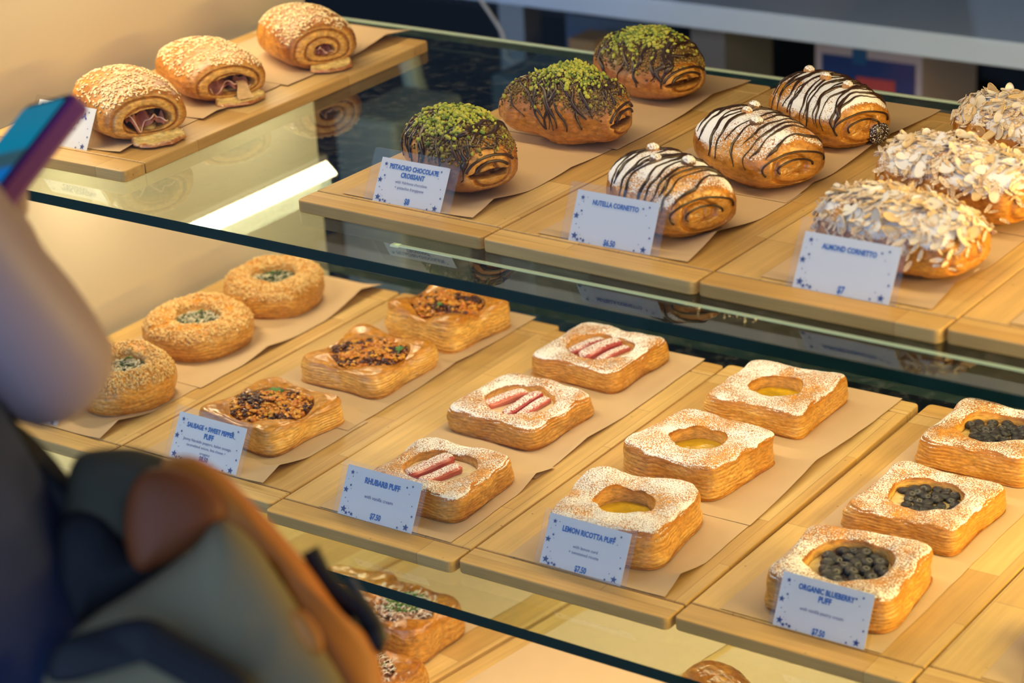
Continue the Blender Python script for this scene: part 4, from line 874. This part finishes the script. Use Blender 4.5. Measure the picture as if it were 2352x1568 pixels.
# --- bottom shelf pastries and the dark pastry at the right
def mushroom_puff(label, cx, cy_, rz, seed):
    rng = np.random.RandomState(seed); root = thing('mushroom_puff', label, 'pastry', (cx, cy_, ZT + 0.0016), rz, 'puffs on the bottom shelf')
    S = puff_shell(root, a=0.055, h=0.032, hole=0.034, n=5.0, seed=seed, corner=0.002, depth=0.35, hole_e=1.05, mat='glazed', tone=0.2, layers=6, side_pale=0.6)
    z0, _ = filling_disc('mushroom_filling', root, S, (0.22, 0.10, 0.06), (0.66, 0.42, 0.30), lift=0.6, amp=0.004, freq=110, seed=seed, dome=0.005)
    k = 130; r = 0.030 * np.sqrt(rng.rand(k)); t = rng.rand(k) * 6.283
    o = scatter('chopped_greens', ICO1, np.stack([r * np.cos(t) * 0.8 - 0.004, r * np.sin(t) * 0.8 + 0.006, z0 + 0.007 + 0.003 * rng.rand(k)], -1), np.tile([0, 0, 1.0], (k, 1)), (0.0012 + 0.0016 * rng.rand(k))[:, None] * np.array([1.4, 1, 0.4]), M['crumb'], root, rng, cols=mix((0.05, 0.14, 0.02), (0.12, 0.26, 0.05), rng.rand(k)), jit=0.3, tilt=1.0); tag(o, kind='stuff')
    k = 170; r = 0.031 * np.sqrt(rng.rand(k)); t = rng.rand(k) * 6.283
    o = scatter('mushroom_bits', ICO1, np.stack([r * np.cos(t), r * np.sin(t), z0 + 0.004 + 0.004 * rng.rand(k)], -1), np.tile([0, 0, 1.0], (k, 1)), (0.0018 + 0.0024 * rng.rand(k))[:, None] * np.array([1.2, 1, 0.7]), M['wet'], root, rng, cols=mix((0.20, 0.09, 0.05), (0.60, 0.36, 0.26), rng.rand(k)), jit=0.25, tilt=1.0); tag(o, kind='stuff')
    paths = []
    for q in range(190):
        r = 0.040 * math.sqrt(rng.rand()); t = rng.rand() * 6.283; a0 = rng.rand() * 6.283; L_ = 0.004 + 0.006 * rng.rand(); s_ = np.linspace(-0.5, 0.5, 6)
        paths.append(np.stack([r * math.cos(t) + s_ * L_ * math.cos(a0), r * math.sin(t) + s_ * L_ * math.sin(a0) + 0.0018 * np.sin(s_ * 6), (z0 + 0.009 if r < 0.03 else S['h'] * 1.09) + 0.0012 * rng.rand() + 0.0008 * np.cos(s_ * 7)], -1))
    o = tubes('grated_cheese', paths, 0.00045, M['crumb'], root, 5, col=(0.86, 0.80, 0.68)); tag(o, kind='stuff')
    return root
q = at(965, 1452, ZT + 0.02); mushroom_puff('mushroom puff with greens and grated cheese beside the bag', q[0] - 0.004, q[1], 0.0, 101)
q = at(835, 1568, ZT + 0.02); mushroom_puff('mushroom puff almost hidden by the bag at the bottom', q[0], q[1], 0.0, 102)
q = at(800, 1370, ZT + 0.02); r_ = thing('plain_puff', 'orange glazed puff peeping out behind the bag buckle', 'pastry', (q[0], q[1], ZT + 0.0016), 0.2, 'puffs on the bottom shelf')
r_.scale = (1, 1, 1)
S = puff_shell(r_, a=0.05, h=0.03, hole=0.025, seed=103, mat='glazed', tone=-0.3); filling_disc('cream_filling', r_, S, (0.75, 0.55, 0.25), (0.6, 0.35, 0.12), seed=3)
def plain_roll(name, label, cx, cy_, z, rz, seed, L, D, H, tone, mat='glazed', hole=0.0):
    root = thing(name, label, 'pastry', (cx, cy_, z), rz); roll_shell(root, L, D, H, seed, tone=tone, mat=mat, hole=hole); return root
q = at(1655, 1590, ZT + 0.03); plain_roll('brown_roll', 'shiny brown roll whose top shows at the bottom edge', q[0], q[1], ZT + 0.0022, -0.5, 104, 0.10, 0.07, 0.05, 0.35)
plain_roll('dark_roll', 'dark brown pastry cut off at the lower right frame edge', 0.812, 0.045, ZL + 0.0022, -0.6, 105, 0.10, 0.075, 0.05, 0.95)

# measured placement and size of each pastry: start of label -> (x, y, width factor, height factor)
PLACE = {'sesame ham croissant behind': (-0.3155, 0.1058, 1.2, 1.03), 'sesame ham croissant in': (-0.3326, 0.2561, 1.24, 0.89), 'plump sesame': (-0.3095, 0.3994, 1.15, 1.02),
 'pistachio chocolate croissant at the front': (0.1229, 0.1158, 1.177, 1.174), 'pistachio chocolate croissant in': (0.1436, 0.2818, 1.072, 1.27), 'dark rolled': (0.1319, 0.4547, 1.176, 1.096),
 'drizzled hazelnut cornetto behind': (0.3621, 0.1119, 1.108, 1.133), 'drizzled hazelnut cornetto in': (0.369, 0.2657, 1.139, 1.086), 'drizzled hazelnut cornetto at': (0.3745, 0.4005, 1.062, 1.142),
 'flaked almond cornetto at': (0.596, 0.1154, 1.039, 1.029), 'sugar dusted': (0.5866, 0.2571, 1.088, 1.061), 'brownish': (0.590, 0.405, 1.06, 1.05),
 'round cheese crusted bun half': (-0.317, 0.0524, 0.93, 1.10), 'round cheese crusted bun in': (-0.3468, 0.2097, 0.966, 0.93), 'round bun with dark': (-0.3496, 0.3492, 0.989, 0.96),
 'sausage and pepper puff right': (-0.1174, 0.0685, 1.05, 0.67), 'sausage and pepper puff with': (-0.1148, 0.2339, 1.055, 0.63), 'sausage and pepper puff partly': (-0.1081, 0.3761, 1.0, 0.78),
 'rhubarb puff behind': (0.1337, 0.0325, 1.08, 0.905), 'rhubarb puff with three': (0.1104, 0.2075, 1.13, 0.86), 'rhubarb puff with bright': (0.1058, 0.3687, 1.115, 0.84),
 'lemon curd puff tilted': (0.3447, 0.0429, 1.11, 0.90), 'lemon curd puff in': (0.3332, 0.1998, 1.09, 0.88), 'tall lemon': (0.333, 0.3611, 1.07, 0.68),
 'blueberry puff right': (0.5817, 0.0464, 1.18, 0.84), 'square blueberry': (0.5782, 0.2093, 1.055, 0.66), 'blueberry puff at': (0.5767, 0.3692, 1.09, 0.77), 'mushroom puff with': (-0.0501, 0.1841, 0.95, 1.15)}
for o in list(COL.objects):
    if o.parent is None and o.get('category') == 'pastry':
        for k_, (x_, y_, a_, b_) in PLACE.items():
            if o['label'].startswith(k_):
                o.location.x = x_; o.location.y = y_; o.scale = (a_, a_, b_)

# ------------------------------------------------------------------ price cards
STARS = [(480, 305, 42), (570, 315, 12), (483, 378, 13), (390, 422, 10), (427, 530, 27), (320, 600, 56), (430, 590, 11), (297, 745, 15), (347, 812, 13), (243, 938, 64), (320, 895, 8), (350, 932, 10), (355, 1005, 25), (265, 1083, 37), (378, 1093, 37), (503, 1098, 12), (1570, 597, 25), (1688, 585, 25), (1605, 713, 13), (1640, 922, 16), (1622, 1097, 26), (1410, 1185, 13), (1315, 1280, 25), (1465, 1335, 62)]
A_ = np.array([[1480, -305], [370, 910]], float); Ai = np.linalg.inv(A_)
STARS = [(*(Ai @ np.array([x - 400, y - 160.0])), r / 1525.0) for x, y, r in STARS]
PW, PH = 0.089, 0.0515
def text_mesh(name, body, parent, width, uc, vc, mat, bold=0.0, capw=0.8, z=0.00045):
    cu = bpy.data.curves.new(name, 'FONT'); cu.body = body; cu.size = 0.01; cu.align_x = 'CENTER'; cu.offset = bold; cu.resolution_u = 2
    ob = bpy.data.objects.new(name + '_tmp', cu); COL.objects.link(ob); dg = bpy.context.evaluated_depsgraph_get(); dg.update()
    me = bpy.data.meshes.new_from_object(ob.evaluated_get(dg)); bpy.data.objects.remove(ob); bpy.data.curves.remove(cu)
    co = np.array([v.co[:] for v in me.vertices]); w = co[:, 0].max() - co[:, 0].min(); s_ = width / w; cx_ = (co[:, 0].max() + co[:, 0].min()) / 2
    hy = 0.0035 * s_
    co2 = np.stack([(co[:, 0] - cx_) * s_ + (uc - 0.5) * PW, (co[:, 1]) * s_ / capw - hy + (1 - vc) * PH, co[:, 2] * 0 + z], -1)
    me.vertices.foreach_set('co', co2.astype(np.float32).ravel()); me.materials.append(mat); me.name = name; me.update()
    o = bpy.data.objects.new(name, me); COL.objects.link(o); o.parent = parent; return o
def price_card(label, x0, x1, y, z, tilt, lines, rz=0.0, sleeve=(0.006, 0.005), yaw_drop=0.0):
    w = x1 - x0; s_ = w / PW
    root = thing('price_card', label, 'price card', ((x0 + x1) / 2, y, z - 0.003), 0, 'laminated price cards')
    root.rotation_euler = (math.radians(tilt + (9 if tilt < 58 else 4)), 0, rz); root.scale = (s_, s_, s_)
    V = [(-PW / 2, 0.003, 0), (PW / 2, 0.003, 0), (PW / 2, PH, 0), (-PW / 2, PH, 0)]
    Vb = [(a, b, -0.0003) for a, b, c in V]
    sheet_ = mesh('paper', V + Vb, [(0, 1, 2, 3), (7, 6, 5, 4), (0, 4, 5, 1), (1, 5, 6, 2), (2, 6, 7, 3), (3, 7, 4, 0)], M['card'], root, smooth=False)
    # rounded clear sleeve
    sx, st = sleeve; bm = bmesh.new(); pts = []
    for (cx_, cy_, a0) in ((PW / 2 + sx - 0.003, PH + st - 0.003, 0), (-PW / 2 - sx + 0.003, PH + st - 0.003, 90)):
        for q in range(7):
            a = math.radians(a0 + q * 15); pts.append((cx_ + 0.003 * math.cos(a), cy_ + 0.003 * math.sin(a)))
    pts += [(-PW / 2 - sx, 0.0004), (PW / 2 + sx, 0.0004)]
    vs = [bm.verts.new((a, b, -0.0006)) for a, b in pts]; f = bm.faces.new(vs)
    e = bmesh.ops.extrude_face_region(bm, geom=[f]); bmesh.ops.translate(bm, verts=[v for v in e['geom'] if isinstance(v, bmesh.types.BMVert)], vec=(0, 0, 0.0014))
    bm_obj('clear_sleeve', bm, M['sleeve'], root)
    # stars
    SV, SF = [], []
    for (u_, v_, r) in STARS:
        cx_, cy_ = (u_ - 0.5) * PW, (1 - v_) * PH; r = r * PW; k = len(SV)
        if cy_ - r < 0.0035: cy_ = 0.0035 + r
        SV.append((cx_, cy_, 0.00045))
        for q in range(10):
            a = math.pi / 2 + q * math.pi / 5; rr = r if q % 2 == 0 else r * 0.42
            SV.append((cx_ + rr * math.cos(a), cy_ + rr * math.sin(a), 0.00045))
        SF += [(k, k + 1 + q, k + 1 + (q + 1) % 10) for q in range(10)]
    mesh('star_print', SV, SF, M['ink2'], sheet_, smooth=False)
    for (txt, width, uc, vc, kind) in lines:
        if kind == 'h': text_mesh('heading', txt, sheet_, width, uc, vc, M['ink'], bold=0.00035, capw=0.78)
        elif kind == 'p': text_mesh('price', txt, sheet_, width, uc, vc, M['ink'], bold=0.0003, capw=0.72)
        else: text_mesh('description', txt, sheet_, width, uc, vc, M['ink3'], bold=0.0, capw=0.95)
    return root
g0 = 0.031
price_card('price card for the ham croissants, half covered by the phone', -0.385, -0.301, 0.023, 0, 52, [('HAM, FONTINA,', 0.056, 0.56, 0.20, 'h'), ('CROISSANT', 0.040, 0.54, 0.33, 'h'), ('with dijon mustard', 0.036, 0.52, 0.50, 's'), ('$8', 0.0065, 0.5, 0.84, 'p')])
price_card('pistachio chocolate croissant price card', 0.0715, 0.153, 0.034, 0, 52, [('PISTACHIO CHOCOLATE', 0.0637, 0.5, 0.165, 'h'), ('CROISSANT', 0.031, 0.5, 0.315, 'h'), ('with Valrhona chocolate', 0.0416, 0.5, 0.455, 's'), ('+ pistachio frangipane', 0.038, 0.49, 0.57, 's'), ('$8', 0.0065, 0.5, 0.84, 'p')], sleeve=(0.012, 0.009))
price_card('hazelnut cornetto price card with an empty middle', 0.303, 0.3905, 0.0285, 0, 56, [('NUTELLA CORNETTO', 0.050, 0.49, 0.19, 'h'), ('$6.50', 0.0125, 0.5, 0.87, 'p')], sleeve=(0.009, 0.007))
price_card('almond cornetto price card on the upper shelf', 0.5385, 0.6295, 0.0205, 0, 51, [('ALMOND CORNETTO', 0.0505, 0.49, 0.20, 'h'), ('$7', 0.0065, 0.5, 0.86, 'p')], sleeve=(0.006, 0.012))
price_card('price card of the round buns, mostly hidden under the arm', -0.418, -0.331, -0.044, ZL, 52, [('$8.50', 0.0115, 0.5, 0.86, 'p')], sleeve=(0.005, 0.004))
price_card('sausage and sweet pepper puff price card, glare on its sleeve', -0.168, -0.0755, -0.043, ZL, 51, [('SAUSAGE + SWEET PEPPER', 0.0625, 0.5, 0.215, 'h'), ('PUFF', 0.0125, 0.5, 0.365, 'h'), ('Jimmy Nardello peppers, Italian sausage,', 0.064, 0.5, 0.485, 's'), ('caramelized onions, feta cheese +', 0.052, 0.5, 0.585, 's'), ('oregano', 0.0135, 0.5, 0.695, 's'), ('$8.50', 0.0115, 0.5, 0.81, 'p')], sleeve=(0.006, 0.006))
price_card('rhubarb puff price card', 0.0700, 0.1615, -0.0565, ZL, 53, [('RHUBARB PUFF', 0.042, 0.5, 0.22, 'h'), ('with vanilla cream', 0.034, 0.49, 0.50, 's'), ('$7.50', 0.0125, 0.5, 0.84, 'p')], sleeve=(0.006, 0.004))
price_card('lemon ricotta puff price card', 0.3040, 0.3940, -0.0455, ZL, 53.5, [('LEMON RICOTTA PUFF', 0.0575, 0.51, 0.22, 'h'), ('with lemon curd', 0.027, 0.507, 0.48, 's'), ('+ sweetened ricotta', 0.0325, 0.5, 0.585, 's'), ('$7.50', 0.0125, 0.5, 0.865, 'p')], sleeve=(0.006, 0.004))
price_card('organic blueberry puff price card', 0.5490, 0.6385, -0.0385, ZL, 60, [('ORGANIC BLUEBERRY', 0.0545, 0.5, 0.19, 'h'), ('PUFF', 0.0125, 0.5, 0.325, 'h'), ('with vanilla pastry cream', 0.0425, 0.49, 0.54, 's'), ('$7.50', 0.0125, 0.5, 0.88, 'p')], sleeve=(0.004, 0.003))
price_card('price card clipped by the lower right frame corner', 0.785, 0.876, -0.033, ZL, 56, [], sleeve=(0.005, 0.004))

# crumbs on the front glass
rng = np.random.RandomState(5)
o = scatter('pastry_crumbs', ICO1, np.array([at(1590 + 190 * rng.rand(), 0, -TH) if False else at(*(np.array([1575, 705]) + rng.rand() * np.array([150, 30]) + rng.randn(2) * np.array([14, 7])), -TH + 0.0008) for _ in range(34)]), np.tile([0, 0, 1.0], (34, 1)), (0.0003 + 0.0007 * rng.rand(34) ** 2)[:, None] * np.array([1.5, 1, 0.5]), M['crumb'], None, rng, cols=np.tile([0.85, 0.75, 0.45], (34, 1)), jit=0.3)
tag(o, 'scattered pale crumbs on the upper glass in front of the boards', 'crumbs', kind='stuff')

# ------------------------------------------------------------------ customer with phone and bag (in front of the case, out of focus)
SKIN = simple('skin', (0.50, 0.365, 0.38), rough=0.5, noise=0.05, scale=12)
def skin_body(name, joints, edges, radii, mat, parent=None, root=0, sub=2):
    me = bpy.data.meshes.new(name); me.from_pydata([tuple(map(float, j)) for j in joints], edges, []); ob = bpy.data.objects.new(name, me); COL.objects.link(ob)
    md = ob.modifiers.new('skin', 'SKIN'); sv = me.skin_vertices[0].data
    for i, r in enumerate(radii): sv[i].radius = (r, r) if np.isscalar(r) else r
    for i in range(len(joints)): sv[i].use_root = (i == root)
    m2 = ob.modifiers.new('sub', 'SUBSURF'); m2.levels = sub; m2.render_levels = sub
    dg = bpy.context.evaluated_depsgraph_get(); dg.update(); me2 = bpy.data.meshes.new_from_object(ob.evaluated_get(dg)); me2.name = name
    bpy.data.objects.remove(ob); me2.polygons.foreach_set('use_smooth', np.ones(len(me2.polygons), dtype=bool)); me2.materials.clear(); me2.materials.append(mat)
    o = bpy.data.objects.new(name, me2); COL.objects.link(o)
    if parent is not None: o.parent = parent
    return o
elbow = atd(160, 905, 1.50); wrist = atd(5, 590, 1.60); hand = atd(-40, 490, 1.62); shoulder = atd(-620, -60, 1.38)
hip = atd(-165, 1340, 1.52)
floor_z = -0.88
person = thing('person', 'person at the left in a dark navy jacket, bare forearm raised with a purple phone', 'person', (hip[0], hip[1], floor_z))
off = np.array([hip[0], hip[1], floor_z])
pel = np.array([hip[0] - 0.02, hip[1] - 0.02, -0.02]); sh2 = shoulder
neck = np.array([sh2[0] - 0.13, sh2[1] - 0.10, sh2[2] + 0.05]); chest = np.array([neck[0] * 0.6 + pel[0] * 0.4, neck[1] * 0.6 + pel[1] * 0.4, sh2[2] - 0.10])
shl = neck + (neck - sh2) * np.array([1, 1, 0]) + np.array([0, 0, -0.05]); elL = shl + np.array([-0.05, 0.03, -0.27]); wrL = elL + np.array([0.06, 0.17, 0.10])
head = neck + np.array([0.02, 0.03, 0.20])
J = [pel, chest, neck, head, sh2, (sh2 + elbow) / 2, elbow, (elbow * 0.5 + wrist * 0.5), wrist, hand, shl, elL, wrL, pel + np.array([0.08, -0.06, -0.05]), pel + np.array([0.09, -0.05, -0.44]), np.array([pel[0] + 0.09, pel[1] - 0.06, floor_z + 0.06]), pel + np.array([-0.08, 0.06, -0.05]), pel + np.array([-0.09, 0.07, -0.44]), np.array([pel[0] - 0.09, pel[1] + 0.06, floor_z + 0.06]), np.array([pel[0] + 0.14, pel[1] + 0.06, floor_z + 0.03]), np.array([pel[0] - 0.02, pel[1] + 0.20, floor_z + 0.03])]
Ed = [(0, 1), (1, 2), (2, 3), (1, 4), (4, 5), (5, 6), (6, 7), (7, 8), (8, 9), (1, 10), (10, 11), (11, 12), (0, 13), (13, 14), (14, 15), (0, 16), (16, 17), (17, 18), (15, 19), (18, 20)]
Rr = [0.085, 0.080, 0.050, 0.09, 0.055, 0.050, 0.044, 0.040, 0.027, 0.032, 0.055, 0.04, 0.028, 0.062, 0.05, 0.035, 0.062, 0.05, 0.035, 0.03, 0.03]
body = skin_body('body', [j - off for j in J], Ed, Rr, SKIN, person)
# hand: palm is the last body joint; fingers curl round the phone
pc = atd(0, 452, 1.66)                         # centre of the phone
cb3 = lambda x, y, z: x * RX + y * RU - z * RF
sd = cb3(0.62, 0.05, 0.78); sd /= np.linalg.norm(sd)
ph_up = cb3(0.53, 0.85, -0.48); ph_up -= sd * sd.dot(ph_up); ph_up /= np.linalg.norm(ph_up); nrm = np.cross(sd, ph_up); pc = atd(196, 226, 1.66) - sd * 0.037 - ph_up * 0.077
fing = []
for k in range(4):
    b0 = hand + ph_up * (0.018 * (k - 1.5)) - nrm * 0.008
    tip = pc - nrm * 0.012 - sd * 0.036 + ph_up * (-0.030 + 0.018 * (k - 1.5)) + sd * 0.0
    mid_ = (b0 + tip) / 2 - nrm * 0.014
    fing.append(([b0, mid_, tip * 0.8 + mid_ * 0.2, tip + nrm * 0.002], [0.0095, 0.0088, 0.008, 0.007]))
th0 = hand - ph_up * 0.035; fing.append(([th0, (th0 + pc) / 2 + nrm * 0.016 - ph_up * 0.02, pc + nrm * 0.015 - ph_up * 0.045], [0.0115, 0.010, 0.008]))
for (pp, rr) in fing:
    P = catmull(np.linspace(0, len(pp) - 1, 24), np.array(pp)) - off; tubes('finger', [P], [np.interp(np.linspace(0, 1, 24), np.linspace(0, 1, len(rr)), rr)], SKIN, person, 14)
NAVY = simple('navy_cloth', (0.025, 0.042, 0.12), rough=0.8, noise=0.5, scale=14, bump=0.4, bscale=40)
Jj = [pel + np.array([0, 0, -0.26]), pel + np.array([0, 0, -0.07]), chest, neck - np.array([0, 0, 0.05])]
skin_body('jacket', [j - off for j in Jj], [(0, 1), (1, 2), (2, 3)], [0.22, 0.19, 0.13, 0.07], NAVY, person)
for i_ in ((13, 14, 15), (16, 17, 18)):
    skin_body('trouser_leg', [J[i] - off for i in i_], [(0, 1), (1, 2)], [0.12, 0.09, 0.065], NAVY, person)
Vh = ICO3[0] * np.array([0.085, 0.095, 0.105]) + np.array([-0.005, -0.012, 0.02]); mesh('hair', Vh + (head - off), ICO3[1], simple('dark_hair', (0.02, 0.013, 0.01), rough=0.5), person)

# phone
def obox(name, c, ax, half, mat, parent, bev=0.0):
    bm = bmesh.new(); box_bm(bm, -half[0], half[0], -half[1], half[1], -half[2], half[2], 0)
    if bev:
        es = [e for e in bm.edges if abs(e.verts[0].co.z - e.verts[1].co.z) > 1e-5]
        bmesh.ops.bevel(bm, geom=es, offset=bev, segments=5, profile=0.5, affect='EDGES')
        bmesh.ops.bevel(bm, geom=[e for e in bm.edges if abs(e.verts[0].co.z - e.verts[1].co.z) < 1e-6], offset=min(bev, half[2]) * 0.4, segments=2, profile=0.5, affect='EDGES')
    o = bm_obj(name, bm, mat, parent, smooth=False); return o
ph = thing('phone', 'smartphone in a purple case held up at the left edge, screen lit blue', 'phone')
Mx = Matrix((Vector(sd), Vector(ph_up), Vector(nrm))).transposed().to_4x4(); Mx.translation = Vector(pc); ph.matrix_world = Mx
obox('phone_case', None, None, (0.037, 0.077, 0.0085), simple('purple_rubber', (0.22, 0.045, 0.28), rough=0.4), ph, 0.009)
b2 = obox('phone_body', None, None, (0.0335, 0.0735, 0.0008), simple('black_bezel', (0.01, 0.01, 0.015), rough=0.5, spec=0.1), ph, 0.007); b2.location = (0, 0, 0.0085)
ms, nt, b_ = new_mat('lit_screen'); tcx = nt.nodes.new('ShaderNodeTexCoord'); sx_ = nt.nodes.new('ShaderNodeSeparateXYZ'); nt.links.new(tcx.outputs['Object'], sx_.inputs[0])
cr = nt.nodes.new('ShaderNodeValToRGB'); cr.color_ramp.interpolation = 'EASE'; mr = nt.nodes.new('ShaderNodeMapRange'); mr.inputs[1].default_value = -0.07; mr.inputs[2].default_value = 0.07; nt.links.new(sx_.outputs['Y'], mr.inputs[0]); nt.links.new(mr.outputs[0], cr.inputs[0])
e = cr.color_ramp.elements; e[0].position = 0.0; e[0].color = (0.02, 0.12, 0.18, 1); e[1].position = 0.30; e[1].color = (0.0, 0.13, 0.42, 1)
for pos, c in ((0.52, (0.0, 0.15, 0.50, 1)), (0.56, (0.03, 0.09, 0.12, 1)), (0.64, (0.03, 0.09, 0.12, 1)), (0.68, (0.0, 0.21, 0.36, 1)), (1.0, (0.01, 0.20, 0.33, 1))):
    q = e.new(pos); q.color = c
nt.links.new(cr.outputs[0], b_.inputs['Emission Color']); b_.inputs['Emission Strength'].default_value = 0.9; b_.inputs['Base Color'].default_value = (0.01, 0.01, 0.01, 1); b_.inputs['Roughness'].default_value = 0.5; b_.inputs['Specular IOR Level'].default_value = 0.05
b3 = obox('screen', None, None, (0.0315, 0.070, 0.0002), ms, b2, 0.004); b3.location = (0, 0, 0.0010)

# bag: pillow-like panels, each a closed solid
def pillow(name, poly, parent, mat, off_, thick=0.05, rings=14, back=0.5, nz=0.006, seed=0, ctr=None, colr=None):
    """poly: (u, v, distance) outline seen from the photographer's side, blown up to a closed cushion"""
    Pq = np.array([atd(u, v, d) for u, v, d in poly]); m = 120
    P2 = np.vstack([Pq[-1:], Pq, Pq[:2]]); n = len(Pq); t = np.linspace(0, n, m, endpoint=False) + 1
    k = np.floor(t).astype(int); f = (t - k)[:, None]; g = lambda i: np.vstack([Pq[-1:], Pq, Pq[:3]])[np.clip(i, 0, n + 3)]
    p0, p1, p2, p3 = g(k - 1), g(k), g(k + 1), g(k + 2)
    E_ = 0.5 * ((2 * p1) + (p2 - p0) * f + (2 * p0 - 5 * p1 + 4 * p2 - p3) * f ** 2 + (3 * p1 - p0 - 3 * p2 + p3) * f ** 3)
    c = E_.mean(0) if ctr is None else atd(*ctr); nr = CAMP - c; nr /= np.linalg.norm(nr)
    V = []; kk = np.linspace(0, 1, rings)
    for s_, tt in ((1, thick * (1 - back)), (-1, thick * back)):
        for r in (kk if s_ > 0 else kk[::-1][1:]):
            q = c + (E_ - c) * r; hgt = tt * math.sqrt(max(0, 1 - r ** 2.4)); w = nz * fbm(q * 16 + seed, 3)
            V.append(q + nr[None] * (s_ * hgt + (w * (1 - r ** 6) if s_ > 0 else 0 * w))[:, None])
    V = np.array(V); return mesh(name, V.reshape(-1, 3) - off_, grid_faces(m, len(V)), mat, parent)
CANVAS = simple('grey_canvas', (0.25, 0.205, 0.115), rough=0.85, noise=0.18, scale=9, bump=0.3, bscale=300)
DCANVAS = simple('dark_olive_canvas', (0.06, 0.055, 0.035), rough=0.85, noise=0.3, scale=12)
LEATHER = simple('tan_leather', (0.62, 0.20, 0.02), rough=0.55, noise=0.15, scale=10)
LEATHER2 = simple('brown_leather', (0.22, 0.055, 0.012), rough=0.6, noise=0.2, scale=8)
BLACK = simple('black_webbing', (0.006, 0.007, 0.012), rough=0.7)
bc = atd(520, 1560, 1.48)
bag = thing('shoulder_bag', 'grey canvas bag with tan leather edge hanging in front of the case', 'bag', tuple(bc)); bo = bc
D0 = 1.46
pillow('bag_body', [(505, 1195, D0), (575, 1235, D0), (650, 1340, D0), (730, 1470, D0), (800, 1590, D0), (840, 1750, D0), (700, 1900, D0 + .03), (350, 1900, D0 + .03), (90, 1760, D0), (60, 1600, D0), (130, 1490, D0 - .01), (220, 1410, D0 - .01), (330, 1340, D0), (440, 1260, D0)], bag, CANVAS, bo, 0.07, nz=0.010, seed=1, ctr=(500, 1560, D0))
pillow('leather_edge', [(330, 1085, D0 + .03), (420, 1045, D0 + .03), (505, 1080, D0 + .03), (600, 1175, D0 + .03), (700, 1290, D0 + .03), (780, 1400, D0 + .03), (850, 1470, D0 + .03), (885, 1570, D0 + .03), (900, 1760, D0 + .03), (800, 1760, D0 + .05), (700, 1480, D0 + .05), (560, 1300, D0 + .05), (400, 1240, D0 + .05), (300, 1180, D0 + .05)], bag, LEATHER, bo, 0.045, nz=0.004, seed=2, ctr=(640, 1290, D0 + .03))
pillow('leather_lining', [(300, 1120, D0 + .01), (350, 1075, D0 + .01), (430, 1085, D0 + .01), (500, 1130, D0 + .01), (520, 1190, D0 + .01), (440, 1260, D0 + .01), (370, 1300, D0 + .01), (310, 1310, D0 + .01), (285, 1220, D0 + .01)], bag, LEATHER2, bo, 0.03, nz=0.004, seed=3)
pillow('bag_top', [(150, 1120, D0 + .04), (180, 1045, D0 + .04), (260, 1028, D0 + .04), (340, 1035, D0 + .04), (410, 1075, D0 + .04), (330, 1160, D0 + .04), (300, 1280, D0 + .04), (200, 1300, D0 + .04), (145, 1220, D0 + .04)], bag, DCANVAS, bo, 0.05, nz=0.008, seed=4)
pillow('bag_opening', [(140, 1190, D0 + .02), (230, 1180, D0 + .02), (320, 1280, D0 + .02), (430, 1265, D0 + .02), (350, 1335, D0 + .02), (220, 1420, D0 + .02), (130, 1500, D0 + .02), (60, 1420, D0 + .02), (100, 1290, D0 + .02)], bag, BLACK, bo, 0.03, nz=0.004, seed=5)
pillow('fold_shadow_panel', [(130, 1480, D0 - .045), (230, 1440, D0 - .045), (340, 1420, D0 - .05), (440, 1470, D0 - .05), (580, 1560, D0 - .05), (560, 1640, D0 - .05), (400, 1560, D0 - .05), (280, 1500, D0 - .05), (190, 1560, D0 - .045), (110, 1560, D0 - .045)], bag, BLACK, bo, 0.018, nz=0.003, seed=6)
pillow('leather_patch', [(665, 1405, D0 - .035), (700, 1405, D0 - .035), (735, 1450, D0 - .035), (742, 1495, D0 - .035), (715, 1500, D0 - .035), (680, 1455, D0 - .035)], bag, LEATHER, bo, 0.010, nz=0.0, seed=7)
def strap(name, pts, r, mat): 
    P = np.array([atd(*p) for p in pts]); P = catmull(np.linspace(0, len(P) - 1, 12 * len(P)), P); tubes(name, [P - bo], [np.interp(np.linspace(0, 1, len(P)), [0, 1], [r, r])], mat, bag, 10)
strap('shoulder_strap', [(-60, 900, 1.5), (10, 990, 1.5), (80, 1080, 1.5), (150, 1160, 1.5), (200, 1260, 1.49)], 0.010, BLACK)
strap('shoulder_strap', [(-20, 950, 1.53), (60, 1010, 1.53), (130, 1085, 1.53), (170, 1150, 1.52)], 0.005, BLACK)
strap('side_strap', [(712, 1262, 1.50), (745, 1325, 1.50), (790, 1370, 1.50), (830, 1400, 1.50), (862, 1450, 1.50), (858, 1500, 1.50)], 0.0062, BLACK)
strap('side_strap', [(715, 1300, 1.51), (760, 1380, 1.51), (810, 1445, 1.51), (850, 1490, 1.51)], 0.008, BLACK)
strap('buckle', [(800, 1330, 1.52), (835, 1380, 1.52), (868, 1430, 1.52), (882, 1470, 1.52)], 0.0035, simple('grey_buckle', (0.07, 0.08, 0.11), rough=0.4))
strap('buckle', [(800, 1425, 1.49), (830, 1470, 1.49), (866, 1480, 1.49), (860, 1450, 1.49)], 0.005, BLACK)
